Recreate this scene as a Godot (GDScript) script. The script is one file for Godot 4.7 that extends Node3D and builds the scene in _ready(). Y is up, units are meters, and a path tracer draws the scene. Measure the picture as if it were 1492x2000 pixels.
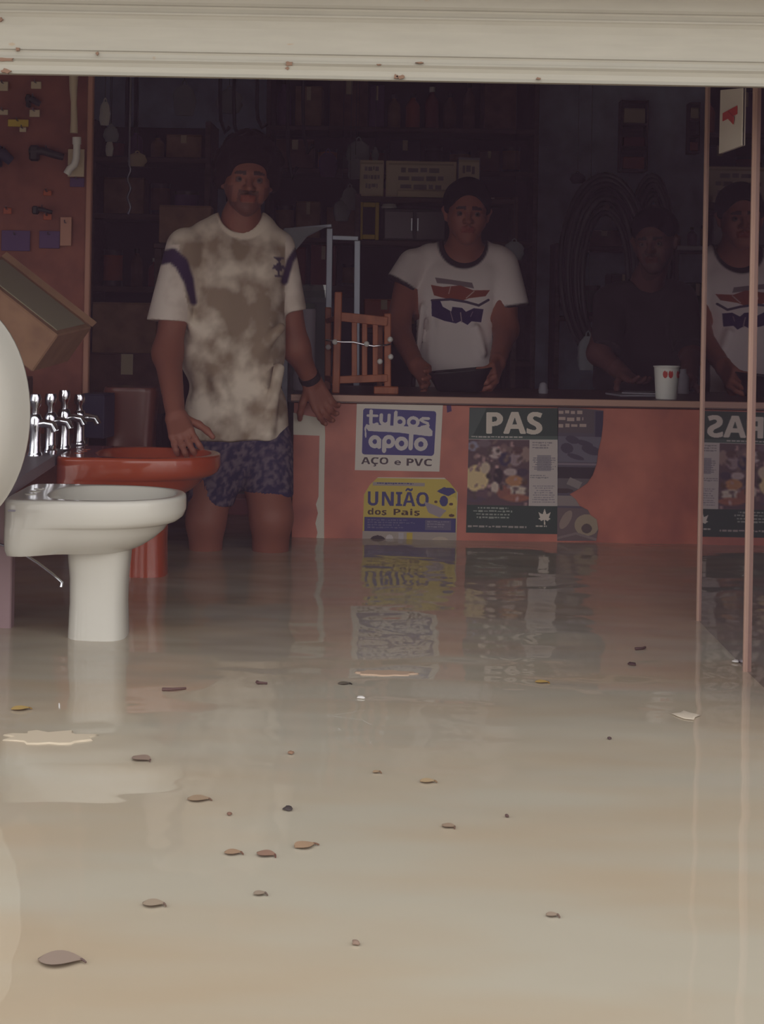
extends Node3D
# A flooded hardware shop seen through its half-lowered roller shutter. Water level is y = 0, the floor lies 0.42 m below it.

const ROLL := 0.01745
const F := 3400.0
const EYE := 0.83
const FLOOR := -0.42
const D := 5.953          # front of the counter
const XM := 0.837         # plane of the mirror panels

var M := {}
var names := {}
var rng := RandomNumberGenerator.new()


# ---------------------------------------------------------------- geometry
class Geo:
	var v := PackedVector3Array()
	var n := PackedVector3Array()
	var uv := PackedVector2Array()
	var c := PackedColorArray()
	var idx := PackedInt32Array()
	var tint := Color(1, 1, 1)

	func vert(p: Vector3, nn: Vector3, t := Vector2.ZERO) -> int:
		v.append(p)
		n.append(nn)
		uv.append(t)
		c.append(tint)
		return v.size() - 1

	func tri_i(a: int, b: int, d: int) -> void:
		var fn := (v[b] - v[a]).cross(v[d] - v[a])
		if fn.dot(n[a] + n[b] + n[d]) > 0.0:   # front faces run clockwise
			idx.append_array([a, d, b])
		else:
			idx.append_array([a, b, d])

	func quad(a: Vector3, b: Vector3, d: Vector3, e: Vector3, nn: Vector3, ua := Vector2(0, 1), ub := Vector2(1, 1), ud := Vector2(1, 0), ue := Vector2(0, 0)) -> void:
		var i := vert(a, nn, ua)
		vert(b, nn, ub)
		vert(d, nn, ud)
		vert(e, nn, ue)
		tri_i(i, i + 1, i + 2)
		tri_i(i, i + 2, i + 3)

	func tri(a: Vector3, b: Vector3, d: Vector3, nn: Vector3) -> void:
		var i := vert(a, nn)
		vert(b, nn)
		vert(d, nn)
		tri_i(i, i + 1, i + 2)

	# a box with chamfered edges; uv of each face 0..1
	func box(xf: Transform3D, s: Vector3, bv := 0.004) -> void:
		var h := s * 0.5
		bv = minf(bv, minf(h.x, minf(h.y, h.z)) * 0.45)
		var k := h - Vector3.ONE * bv
		for ax in 3:
			var e1 := (ax + 1) % 3
			var e2 := (ax + 2) % 3
			if ax == 0:
				e1 = 2
				e2 = 1
			elif ax == 1:
				e1 = 0
				e2 = 2
			for sg in [-1.0, 1.0]:
				var ps := []
				for q in [[-1.0, -1.0], [1.0, -1.0], [1.0, 1.0], [-1.0, 1.0]]:
					var p := Vector3.ZERO
					p[ax] = sg * h[ax]
					p[e1] = q[0] * k[e1]
					p[e2] = q[1] * k[e2]
					ps.append(xf * p)
				var nn := Vector3.ZERO
				nn[ax] = sg
				quad(ps[0], ps[1], ps[2], ps[3], (xf.basis * nn).normalized())
		for ax in 3:
			var e1 := (ax + 1) % 3
			var e2 := (ax + 2) % 3
			for s1 in [-1.0, 1.0]:
				for s2 in [-1.0, 1.0]:
					var ps := []
					for q in [[-1.0, 0], [1.0, 0], [1.0, 1], [-1.0, 1]]:
						var p := Vector3.ZERO
						p[ax] = q[0] * k[ax]
						p[e1] = s1 * (h[e1] if q[1] == 0 else k[e1])
						p[e2] = s2 * (k[e2] if q[1] == 0 else h[e2])
						ps.append(xf * p)
					var nn := Vector3.ZERO
					nn[e1] = s1
					nn[e2] = s2
					quad(ps[0], ps[1], ps[2], ps[3], (xf.basis * nn).normalized())
		for sx in [-1.0, 1.0]:
			for sy in [-1.0, 1.0]:
				for sz in [-1.0, 1.0]:
					tri(xf * Vector3(sx * h.x, sy * k.y, sz * k.z), xf * Vector3(sx * k.x, sy * h.y, sz * k.z), xf * Vector3(sx * k.x, sy * k.y, sz * h.z), (xf.basis * Vector3(sx, sy, sz)).normalized())

	func bx(p: Vector3, s: Vector3, bv := 0.004, turn := 0.0) -> void:
		box(Transform3D(Basis(Vector3.UP, turn), p), s, bv)

	func bar(a: Vector3, b: Vector3, w: float, t: float, bv := 0.002) -> void:
		var y := (b - a).normalized()
		var x := y.cross(Vector3(0, 0, 1))
		if x.length() < 0.01:
			x = Vector3.RIGHT
		x = x.normalized()
		box(Transform3D(Basis(x, y, x.cross(y)), (a + b) * 0.5), Vector3(w, (b - a).length(), t), bv)

	# rings of equal length, joined and smoothed; a ring given twice makes a sharp edge
	func loft(rings: Array, cap_a := true, cap_b := true, closed := true) -> void:
		var m: int = rings[0].size()
		var first := v.size()
		for r in rings:
			for p in r:
				vert(p, Vector3.ZERO)
		var flips := 0
		var tris := PackedInt32Array()
		for i in rings.size() - 1:
			for j in (m if closed else m - 1):
				var a := first + i * m + j
				var b := first + i * m + (j + 1) % m
				tris.append_array([a, b, a + m, b, b + m, a + m])
		var mid := Vector3.ZERO
		for r in rings:
			for p in r:
				mid += p
		mid /= float(rings.size() * m)
		var vol := 0.0
		for t in range(0, tris.size(), 3):
			vol += (v[tris[t]] - mid).dot((v[tris[t + 1]] - mid).cross(v[tris[t + 2]] - mid))
		var sg := 1.0 if vol > 0.0 else -1.0
		for t in range(0, tris.size(), 3):
			var fn := (v[tris[t + 1]] - v[tris[t]]).cross(v[tris[t + 2]] - v[tris[t]]) * sg
			for q in 3:
				n[tris[t + q]] += fn
			if sg > 0.0:
				idx.append_array([tris[t], tris[t + 2], tris[t + 1]])
			else:
				idx.append_array([tris[t], tris[t + 1], tris[t + 2]])
		for i in range(first, v.size()):
			n[i] = n[i].normalized() if n[i].length() > 1e-12 else Vector3.UP
		for side in 2:
			if not (cap_a if side == 0 else cap_b):
				continue
			var r = rings[0] if side == 0 else rings[-1]
			var o = rings[1] if side == 0 else rings[-2]
			var ctr := Vector3.ZERO
			var oc := Vector3.ZERO
			for j in m:
				ctr += r[j]
				oc += o[j]
			ctr /= m
			oc /= m
			var nn: Vector3 = (r[1] - r[0]).cross(r[m / 2] - r[0]).normalized()
			if nn.dot(ctr - oc) < 0.0:
				nn = -nn
			var ci := vert(ctr, nn)
			for j in m:
				vert(r[j], nn)
			for j in m:
				tri_i(ci, ci + 1 + j, ci + 1 + (j + 1) % m)

	func lathe(at: Vector3, profile: Array, segs := 20, xf := Basis()) -> void:
		var rings := []
		for k in profile.size():
			var pr = profile[k]
			var ring := PackedVector3Array()
			for j in segs:
				var a := TAU * j / segs
				ring.append(at + xf * Vector3(cos(a) * pr[0], pr[1], sin(a) * pr[0]))
			rings.append(ring)
			if k > 0 and k < profile.size() - 1:
				var d1 := Vector2(pr[0] - profile[k - 1][0], pr[1] - profile[k - 1][1]).normalized()
				var d2 := Vector2(profile[k + 1][0] - pr[0], profile[k + 1][1] - pr[1]).normalized()
				if d1.dot(d2) < 0.75:
					rings.append(ring)
		loft(rings)

	func tube(pts: Array, r0: float, r1 := -1.0, segs := 8) -> void:
		if r1 < 0.0:
			r1 = r0
		var rings := []
		var up := Vector3.UP
		for i in pts.size():
			var d: Vector3 = (pts[mini(i + 1, pts.size() - 1)] - pts[maxi(i - 1, 0)]).normalized()
			if i == 0 and absf(d.dot(up)) > 0.9:
				up = Vector3.RIGHT
			var x := up.cross(d).normalized()
			up = d.cross(x).normalized()
			var r := lerpf(r0, r1, float(i) / maxf(1.0, pts.size() - 1))
			var ring := PackedVector3Array()
			for j in segs:
				var a := TAU * j / segs
				ring.append(pts[i] + (x * cos(a) + up * sin(a)) * r)
			rings.append(ring)
		loft(rings)

	# a flat sheet cut to an outline (x right, y up), extruded towards +z
	func plate(outline: PackedVector2Array, z0: float, z1: float, uv0: Vector2, uv1: Vector2) -> void:
		var tr := Geometry2D.triangulate_polygon(outline)
		for side in 2:
			var first := v.size()
			var nn := Vector3(0, 0, 1.0 if side == 0 else -1.0)
			for p in outline:
				vert(Vector3(p.x, p.y, z1 if side == 0 else z0), nn, Vector2((p.x - uv0.x) / (uv1.x - uv0.x), (p.y - uv0.y) / (uv1.y - uv0.y)))
			for t in range(0, tr.size(), 3):
				tri_i(first + tr[t], first + tr[t + 1], first + tr[t + 2])
		var ctr := Vector2.ZERO
		for p in outline:
			ctr += p
		ctr /= outline.size()
		for i in outline.size():
			var a := outline[i]
			var b := outline[(i + 1) % outline.size()]
			var nn := Vector2(b.y - a.y, a.x - b.x).normalized()
			if nn.dot((a + b) * 0.5 - ctr) < 0:
				nn = -nn
			quad(Vector3(a.x, a.y, z0), Vector3(b.x, b.y, z0), Vector3(b.x, b.y, z1), Vector3(a.x, a.y, z1), Vector3(nn.x, nn.y, 0), Vector2(0.02, 0.02), Vector2(0.02, 0.02), Vector2(0.02, 0.02), Vector2(0.02, 0.02))

	func mesh() -> ArrayMesh:
		var arr := []
		arr.resize(Mesh.ARRAY_MAX)
		arr[Mesh.ARRAY_VERTEX] = v
		arr[Mesh.ARRAY_NORMAL] = n
		arr[Mesh.ARRAY_TEX_UV] = uv
		arr[Mesh.ARRAY_COLOR] = c
		arr[Mesh.ARRAY_INDEX] = idx
		var m := ArrayMesh.new()
		m.add_surface_from_arrays(Mesh.PRIMITIVE_TRIANGLES, arr)
		return m


# A rounded-cone field: prims are {a, b, ra, rb, cut (Plane, optional), carve (bool), flat (z scale)}; meshed as surface nets.
func field(g: Geo, prims: Array, cell: float, k: float, paint: Callable) -> void:
	var lo := Vector3.ONE * 1e9
	var hi := -lo
	for q in prims:
		if q.get("carve", false):
			continue
		var r := Vector3.ONE * (maxf(q.ra, q.rb) + cell * 2.5)
		lo = lo.min(q.a - r).min(q.b - r)
		hi = hi.max(q.a + r).max(q.b + r)
	var nx := int((hi.x - lo.x) / cell) + 2
	var ny := int((hi.y - lo.y) / cell) + 2
	var nz := int((hi.z - lo.z) / cell) + 2
	var fld := PackedFloat32Array()
	fld.resize(nx * ny * nz)
	fld.fill(9.0)
	var order := prims.filter(func(q): return not q.get("carve", false)) + prims.filter(func(q): return q.get("carve", false))
	for q in order:
		var a: Vector3 = q.a
		var b: Vector3 = q.b
		var ra: float = q.ra
		var rb: float = q.rb
		var carve: bool = q.get("carve", false)
		var has_cut: bool = q.has("cut")
		var cut: Plane = q.get("cut", Plane())
		var kk: float = q.get("k", k)
		var rr := maxf(ra, rb) + kk + cell * 2.0
		var l3 := (a.min(b) - Vector3.ONE * rr - lo) / cell
		var h3 := (a.max(b) + Vector3.ONE * rr - lo) / cell
		var ab := b - a
		var inv := 1.0 / maxf(ab.length_squared(), 1e-9)
		for z in range(maxi(0, int(l3.z)), mini(nz, int(h3.z) + 1)):
			for y in range(maxi(0, int(l3.y)), mini(ny, int(h3.y) + 1)):
				var row := (z * ny + y) * nx
				for x in range(maxi(0, int(l3.x)), mini(nx, int(h3.x) + 1)):
					var p := lo + Vector3(x, y, z) * cell
					var w := p - a
					var t := clampf(w.dot(ab) * inv, 0.0, 1.0)
					var dd := (w - ab * t).length() - (ra + (rb - ra) * t)
					if has_cut:
						dd = maxf(dd, cut.distance_to(p))
					var was := fld[row + x]
					if carve:
						if was < 8.0:
							fld[row + x] = maxf(was, -dd)
					elif was > 8.0:
						fld[row + x] = dd
					else:
						var hh := maxf(kk - absf(was - dd), 0.0) / kk
						fld[row + x] = minf(was, dd) - hh * hh * kk * 0.25
	var ids := PackedInt32Array()
	ids.resize(nx * ny * nz)
	ids.fill(-1)
	var sx := 1
	var sy := nx
	var sz := nx * ny
	var off := [0, sx, sy, sx + sy, sz, sx + sz, sy + sz, sx + sy + sz]
	for z in nz - 1:
		for y in ny - 1:
			var row := (z * ny + y) * nx
			for x in nx - 1:
				var i := row + x
				var f0 := fld[i]
				if f0 > 8.0:
					continue
				var neg := 0
				for o in off:
					if fld[i + o] < 0.0:
						neg += 1
				if neg == 0 or neg == 8:
					continue
				var sum := Vector3.ZERO
				var cnt := 0
				for e in [[0, 1], [2, 3], [4, 5], [6, 7], [0, 2], [1, 3], [4, 6], [5, 7], [0, 4], [1, 5], [2, 6], [3, 7]]:
					var fa := fld[i + off[e[0]]]
					var fb := fld[i + off[e[1]]]
					if (fa < 0.0) != (fb < 0.0):
						var t := fa / (fa - fb)
						var pa := Vector3(e[0] & 1, (e[0] >> 1) & 1, e[0] >> 2)
						var pb := Vector3(e[1] & 1, (e[1] >> 1) & 1, e[1] >> 2)
						sum += pa.lerp(pb, t)
						cnt += 1
				var lp := sum / cnt
				var p := lo + (Vector3(x, y, z) + lp) * cell
				var fc := [minf(fld[i], 1), minf(fld[i + sx], 1), minf(fld[i + sy], 1), minf(fld[i + sx + sy], 1), minf(fld[i + sz], 1), minf(fld[i + sx + sz], 1), minf(fld[i + sy + sz], 1), minf(fld[i + sx + sy + sz], 1)]
				var gr := Vector3(fc[1] + fc[3] + fc[5] + fc[7] - fc[0] - fc[2] - fc[4] - fc[6], fc[2] + fc[3] + fc[6] + fc[7] - fc[0] - fc[1] - fc[4] - fc[5], fc[4] + fc[5] + fc[6] + fc[7] - fc[0] - fc[1] - fc[2] - fc[3])
				g.tint = paint.call(p)
				ids[i] = g.vert(p, gr.normalized(), Vector2.ZERO)
	for z in range(1, nz - 1):
		for y in range(1, ny - 1):
			var row := (z * ny + y) * nx
			for x in range(1, nx - 1):
				var i := row + x
				if ids[i] < 0 and ids[i - sx] < 0 and ids[i - sy] < 0 and ids[i - sz] < 0:
					continue
				var inside := fld[i] < 0.0
				for e in [[sx, sy, sz], [sy, sz, sx], [sz, sx, sy]]:
					if inside != (fld[i + e[0]] < 0.0):
						var q0 := ids[i]
						var q1 := ids[i - e[1]]
						var q2 := ids[i - e[1] - e[2]]
						var q3 := ids[i - e[2]]
						if q0 >= 0 and q1 >= 0 and q2 >= 0 and q3 >= 0:
							if inside:
								g.idx.append_array([q0, q2, q1, q0, q3, q2])
							else:
								g.idx.append_array([q0, q1, q2, q0, q2, q3])
	g.tint = Color(1, 1, 1)


# ---------------------------------------------------------------- naming
func numbered(called: String) -> String:
	var k: int = names.get(called, 0)
	names[called] = k + 1
	return called if k == 0 else "%s_%03d" % [called, k]


func obj(called: String, g, m: Material, parent: Node = null) -> MeshInstance3D:
	var o := MeshInstance3D.new()
	o.mesh = g.mesh() if g is Geo else g
	o.material_override = m
	if parent == null:
		o.name = numbered(called)
		add_child(o)
	else:
		o.name = called
		if parent.has_node(NodePath(called)):
			var k := 1
			while parent.has_node(NodePath("%s_%03d" % [called, k])):
				k += 1
			o.name = "%s_%03d" % [called, k]
		parent.add_child(o, true)
	return o


func tag(o: Node, label: String, category: String, group := "", kind := "") -> Node:
	o.set_meta("label", label)
	o.set_meta("category", category)
	if group:
		o.set_meta("group", group)
	if kind:
		o.set_meta("kind", kind)
	return o


func thing(called: String, label: String, category: String, group := "") -> Node3D:
	var o := Node3D.new()
	o.name = numbered(called)
	add_child(o)
	tag(o, label, category, group)
	return o


func struct(called: String, g: Geo, m: Material, label: String, category: String) -> MeshInstance3D:
	var o := obj(called, g, m)
	tag(o, label, category, "", "structure")
	return o


# where a point of the photograph lies at a distance in front of the camera (metres)
func at(x: float, y: float, d: float) -> Vector3:
	var a := x - 746.0
	var b := y - 578.0
	return Vector3((a * cos(ROLL) + b * sin(ROLL)) * d / F, EYE - (b * cos(ROLL) - a * sin(ROLL)) * d / F, -d)


# ---------------------------------------------------------------- materials
func noise_tex(freq: float, ramp: Array, oct := 4, seed_ := 1, size := 256, type := FastNoiseLite.TYPE_SIMPLEX_SMOOTH) -> NoiseTexture2D:
	var t := NoiseTexture2D.new()
	t.width = size
	t.height = size
	t.seamless = true
	t.generate_mipmaps = false
	var n := FastNoiseLite.new()
	n.noise_type = type
	n.frequency = freq
	n.fractal_octaves = oct
	n.seed = seed_
	t.noise = n
	if ramp:
		var g := Gradient.new()
		g.offsets = PackedFloat32Array(ramp.map(func(e): return e[0]))
		g.colors = PackedColorArray(ramp.map(func(e): return e[1]))
		t.color_ramp = g
	return t


func mat(called: String, col: Color, rough := 0.7, metal := 0.0, spec := 0.5) -> StandardMaterial3D:
	var m := StandardMaterial3D.new()
	m.resource_name = called
	m.albedo_color = col
	m.roughness = rough
	m.metallic = metal
	m.metallic_specular = spec
	M[called] = m
	return m


func grainy(m: StandardMaterial3D, tex: Texture2D, scale: Vector3) -> StandardMaterial3D:
	m.albedo_texture = tex
	m.uv1_triplanar = true
	m.uv1_world_triplanar = false
	m.uv1_scale = scale
	return m


func painted(called: String, rough := 0.8) -> StandardMaterial3D:   # colour comes from the vertices
	var m := mat(called, Color.WHITE, rough)
	m.vertex_color_use_as_albedo = true
	return m


func printed(called: String, im: Image, rough := 0.5) -> StandardMaterial3D:
	var m := mat(called, Color.WHITE, rough)
	m.albedo_texture = ImageTexture.create_from_image(im)
	m.texture_repeat = false
	return m


func lin(r: float, g: float, b: float) -> Color:   # an sRGB colour given 0..255 as linear values for vertices
	return Color(r / 255.0, g / 255.0, b / 255.0).srgb_to_linear()


func s255(r: float, g: float, b: float) -> Color:
	return Color(r / 255.0, g / 255.0, b / 255.0)


func make_materials() -> void:
	var blotch := noise_tex(0.012, [[0.0, s255(205, 200, 205)], [0.5, s255(235, 232, 232)], [1.0, s255(255, 255, 255)]], 5, 3)
	var grain := noise_tex(0.02, [[0.0, s255(190, 180, 175)], [0.45, s255(232, 228, 225)], [1.0, s255(255, 255, 255)]], 5, 8)
	grainy(mat("wall_blue", s255(198, 212, 240), 0.85), blotch, Vector3.ONE)
	grainy(mat("wall_cream", s255(196, 186, 160), 0.85), blotch, Vector3.ONE)
	grainy(mat("concrete", s255(120, 108, 98), 0.9), blotch, Vector3.ONE)
	grainy(mat("ceiling", s255(220, 214, 208), 0.9), blotch, Vector3.ONE)
	grainy(mat("counter_wood", s255(212, 126, 104), 0.45), blotch, Vector3(1.2, 1.2, 1.2))
	grainy(mat("counter_top", s255(92, 62, 54), 0.4), grain, Vector3(1, 1, 4))
	mat("counter_edge", s255(196, 154, 134), 0.45)
	grainy(mat("cardboard", s255(158, 122, 94), 0.85), blotch, Vector3(3, 3, 3))
	grainy(mat("cardboard_dark", s255(112, 78, 66), 0.85), blotch, Vector3(3, 3, 3))
	grainy(mat("board_brown", s255(150, 88, 70), 0.7), blotch, Vector3(2, 2, 2))
	mat("board_edge", s255(188, 138, 116), 0.7)
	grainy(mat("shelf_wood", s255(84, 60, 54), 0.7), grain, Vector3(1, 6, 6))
	grainy(mat("rack_wood", s255(186, 104, 58), 0.5), grain, Vector3(3, 1, 3))
	mat("ceramic_white", s255(210, 206, 194), 0.12)
	var cer := mat("ceramic_brown", s255(168, 70, 36), 0.1)
	cer.clearcoat_enabled = true
	cer.clearcoat = 0.5
	mat("drain", s255(150, 150, 150), 0.25, 1.0)
	mat("chrome", s255(228, 230, 236), 0.12, 1.0)
	mat("steel_dull", s255(160, 160, 168), 0.35, 0.9)
	mat("table_grey", s255(130, 122, 128), 0.6)
	mat("table_leg", s255(150, 124, 126), 0.6)
	mat("mirror", s255(176, 168, 178), 0.015, 1.0)
	mat("trim_wood", s255(180, 146, 128), 0.4)
	mat("white_plastic", s255(232, 230, 224), 0.4)
	mat("paper", s255(226, 218, 202), 0.8)
	mat("red_print", s255(196, 60, 44), 0.6)
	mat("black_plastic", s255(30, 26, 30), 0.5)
	mat("black_rubber", s255(34, 30, 36), 0.45)
	mat("blue_plastic", s255(58, 56, 140), 0.5)
	mat("navy", s255(44, 42, 70), 0.6)
	mat("yellow_card", s255(206, 176, 60), 0.7)
	mat("purple_card", s255(92, 66, 110), 0.7)
	mat("orange_card", s255(176, 88, 52), 0.7)
	mat("red_card", s255(124, 50, 46), 0.7)
	mat("green_card", s255(64, 86, 74), 0.7)
	mat("grey_card", s255(150, 146, 156), 0.7)
	mat("cream_card", s255(206, 190, 160), 0.75)
	mat("dark_tin", s255(66, 56, 60), 0.4, 0.4)
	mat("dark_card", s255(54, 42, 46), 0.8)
	mat("aluminium", s255(150, 154, 166), 0.4, 0.5)
	mat("grey_cloth", s255(160, 166, 172), 0.9)
	mat("dark_cloth", s255(52, 50, 66), 0.9)
	var gl := mat("showcase_glass", Color(0.8, 0.9, 0.9, 0.08), 0.02)
	gl.transparency = BaseMaterial3D.TRANSPARENCY_ALPHA
	painted("skin", 0.6)
	painted("cloth", 0.95)
	painted("hair", 0.8).metallic_specular = 0.15
	painted("bits", 0.7)
	var sh := painted("shirt_print", 0.95)
	sh.albedo_texture = ImageTexture.create_from_image(shirt_picture())
	sh.texture_repeat = false
	var w := mat("muddy_water", s255(187, 178, 158), 0.012, 0.0, 0.42)
	w.vertex_color_use_as_albedo = true
	var shu := mat("shutter_paint", Color.WHITE, 0.45)
	shu.albedo_texture = ImageTexture.create_from_image(shutter_picture())
	shu.texture_repeat = false


# ---------------------------------------------------------------- drawing on images
func p_rect(im: Image, x: float, y: float, w: float, h: float, col: Color) -> void:
	im.fill_rect(Rect2i(int(x), int(y), int(w), int(h)), col)


func p_tri(im: Image, a: Vector2, b: Vector2, c: Vector2, col: Color) -> void:
	var x0 := maxi(0, int(minf(a.x, minf(b.x, c.x))))
	var x1 := mini(im.get_width() - 1, int(maxf(a.x, maxf(b.x, c.x))) + 1)
	var y0 := maxi(0, int(minf(a.y, minf(b.y, c.y))))
	var y1 := mini(im.get_height() - 1, int(maxf(a.y, maxf(b.y, c.y))) + 1)
	var ar := (b - a).cross(c - a)
	if absf(ar) < 1e-6:
		return
	for y in range(y0, y1 + 1):
		for x in range(x0, x1 + 1):
			var p := Vector2(x + 0.5, y + 0.5)
			var w0 := (b - p).cross(c - p) / ar
			var w1 := (c - p).cross(a - p) / ar
			if w0 >= -1e-4 and w1 >= -1e-4 and w0 + w1 <= 1.0001:
				im.set_pixel(x, y, col)


func p_poly(im: Image, pts: Array, col: Color) -> void:
	var pk := PackedVector2Array(pts)
	var t := Geometry2D.triangulate_polygon(pk)
	for i in range(0, t.size(), 3):
		p_tri(im, pk[t[i]], pk[t[i + 1]], pk[t[i + 2]], col)


func p_ell(im: Image, cx: float, cy: float, rx: float, ry: float, col: Color, turn := 0.0) -> void:
	var pts := []
	for i in 28:
		var a := TAU * i / 28.0
		pts.append(Vector2(cx, cy) + Vector2(cos(a) * rx, sin(a) * ry).rotated(turn))
	p_poly(im, pts, col)


func p_line(im: Image, pts: Array, w: float, col: Color) -> void:
	for i in pts.size() - 1:
		var a: Vector2 = pts[i]
		var b: Vector2 = pts[i + 1]
		var d := (b - a).normalized().orthogonal() * w * 0.5
		p_tri(im, a + d, b + d, b - d, col)
		p_tri(im, a + d, b - d, a - d, col)
	for p in pts:
		p_ell(im, p.x, p.y, w * 0.5, w * 0.5, col)


func p_ring(im: Image, cx: float, cy: float, rx: float, ry: float, w: float, col: Color, from := 0.0, to := TAU) -> void:
	var pts := []
	for i in 25:
		var a := lerpf(from, to, i / 24.0)
		pts.append(Vector2(cx + cos(a) * rx, cy + sin(a) * ry))
	p_line(im, pts, w, col)


func p_text(im: Image, text: String, x: float, y: float, w: float, h: float, col: Color, bold := true, lean := 0.0) -> void:
	var tm := TextMesh.new()
	var f := SystemFont.new()
	f.font_names = PackedStringArray(["Droid Sans"])
	f.font_weight = 700 if bold else 400
	tm.font = f
	tm.font_size = 64
	tm.depth = 0.0
	tm.pixel_size = 0.01
	tm.text = text
	var arr := tm.get_mesh_arrays()
	var vs: PackedVector3Array = arr[Mesh.ARRAY_VERTEX]
	var ix: PackedInt32Array = arr[Mesh.ARRAY_INDEX] if arr[Mesh.ARRAY_INDEX] != null else PackedInt32Array(range(vs.size()))
	if vs.is_empty():
		return
	var lo := vs[0]
	var hi := vs[0]
	for p in vs:
		lo = lo.min(p)
		hi = hi.max(p)
	var q := []
	for p in vs:
		var v2 := Vector2((p.x - lo.x) / (hi.x - lo.x) * w, (hi.y - p.y) / (hi.y - lo.y) * h)
		q.append(Vector2(x + v2.x - lean * (v2.y - h), y + v2.y))
	for i in range(0, ix.size(), 3):
		p_tri(im, q[ix[i]], q[ix[i + 1]], q[ix[i + 2]], col)


# print too small to read: broken strokes on lines
func p_lines(im: Image, x: float, y: float, w: float, h: float, rows: int, col: Color, centre := false) -> void:
	var r := RandomNumberGenerator.new()
	r.seed = int(x * 7 + y * 13)
	var step := h / rows
	for k in rows:
		var ww := w * r.randf_range(0.6, 1.0)
		var xx := x + ((w - ww) * 0.5 if centre else 0.0)
		var end := xx + ww
		while xx < end:
			var l := r.randf_range(step * 0.5, step * 1.6)
			p_rect(im, xx, y + k * step + r.randf_range(0, step * 0.08), minf(l, end - xx), maxf(2.0, step * r.randf_range(0.42, 0.58)), col)
			xx += l + step * 0.25


func soften(im: Image, k: int) -> Image:
	var w := im.get_width()
	var h := im.get_height()
	im.resize(w / k, h / k, Image.INTERPOLATE_BILINEAR)
	im.resize(w / k * 2, h / k * 2, Image.INTERPOLATE_CUBIC)
	return im


func new_pic(w: int, h: int, col: Color) -> Image:
	var im := Image.create(w, h, false, Image.FORMAT_RGB8)
	im.fill(col)
	return im


func shutter_picture() -> Image:
	var im := new_pic(1024, 256, s255(166, 161, 146))
	var r := RandomNumberGenerator.new()
	r.seed = 5
	var n := FastNoiseLite.new()
	n.frequency = 0.02
	for y in 256:
		for x in 1024:
			var a := n.get_noise_2d(x, y * 3) * 0.03
			im.set_pixel(x, y, im.get_pixel(x, y) * (1.0 + a))
	var rust := s255(120, 88, 70)
	for k in 16:
		var x := r.randf_range(250, 800)
		p_ell(im, x, r.randf_range(20, 240), r.randf_range(0.6, 1.6), r.randf_range(0.8, 2.4), s255(164, 148, 124))
	return im


func tubes_sign() -> Image:
	var im := new_pic(576, 460, s255(226, 216, 204))
	var blue := s255(70, 66, 132)
	var white := s255(214, 206, 204)
	p_rect(im, 63, 48, 452, 306, blue)
	p_rect(im, 45, 66, 488, 270, blue)
	for q in [[63, 66], [515, 66], [63, 336], [515, 336]]:
		p_ell(im, q[0], q[1], 18, 18, blue)
	var t := func(x, y): return Vector2((x - 15) * 0.5, (y - 85) * 0.5)
	var W := 23.0
	p_line(im, [t.call(212, 214), t.call(212, 372), t.call(226, 398), t.call(262, 404), t.call(298, 388)], W, white)
	p_line(im, [t.call(168, 276), t.call(296, 276)], 17, white)
	p_line(im, [t.call(352, 262), t.call(352, 340)], W, white)
	p_ring(im, t.call(404, 340).x, t.call(404, 340).y, 26, 24, W, white, 0, PI)
	p_line(im, [t.call(456, 262), t.call(456, 410)], W, white)
	p_line(im, [t.call(545, 218), t.call(545, 410)], W, white)
	p_ring(im, t.call(605, 345).x, t.call(605, 345).y, 28, 27, W, white)
	p_ring(im, t.call(782, 342).x, t.call(782, 342).y, 31, 29, W, white)
	p_line(im, [t.call(985, 285), t.call(905, 285), t.call(880, 308), t.call(920, 332), t.call(975, 350), t.call(985, 385), t.call(900, 405)], 19, white)
	p_poly(im, [t.call(165, 398), t.call(1000, 405), t.call(1050, 455), t.call(1045, 520), t.call(1010, 528), t.call(600, 495), t.call(185, 482), t.call(150, 440)], white)
	p_line(im, [t.call(160, 400), t.call(140, 440), t.call(150, 560)], 11, white)
	W = 28.0
	p_ring(im, t.call(275, 622).x, t.call(275, 622).y, 29, 30, W, white)
	p_line(im, [t.call(335, 600), t.call(335, 690)], W, white)
	p_ring(im, t.call(465, 618).x, t.call(465, 618).y, 30, 31, W, white)
	p_line(im, [t.call(405, 600), t.call(405, 742)], W, white)
	p_ring(im, t.call(640, 640).x, t.call(640, 640).y, 32, 33, W, white)
	p_line(im, [t.call(765, 500), t.call(765, 700)], W, white)
	p_ring(im, t.call(900, 640).x, t.call(900, 640).y, 32, 33, W, white)
	var ink := s255(70, 56, 62)
	p_text(im, "AÇO", 42, 372, 184, 60, ink)
	p_text(im, "e", 268, 392, 44, 28, ink)
	p_text(im, "PVC", 352, 376, 172, 48, ink)
	return soften(im, 3)


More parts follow.
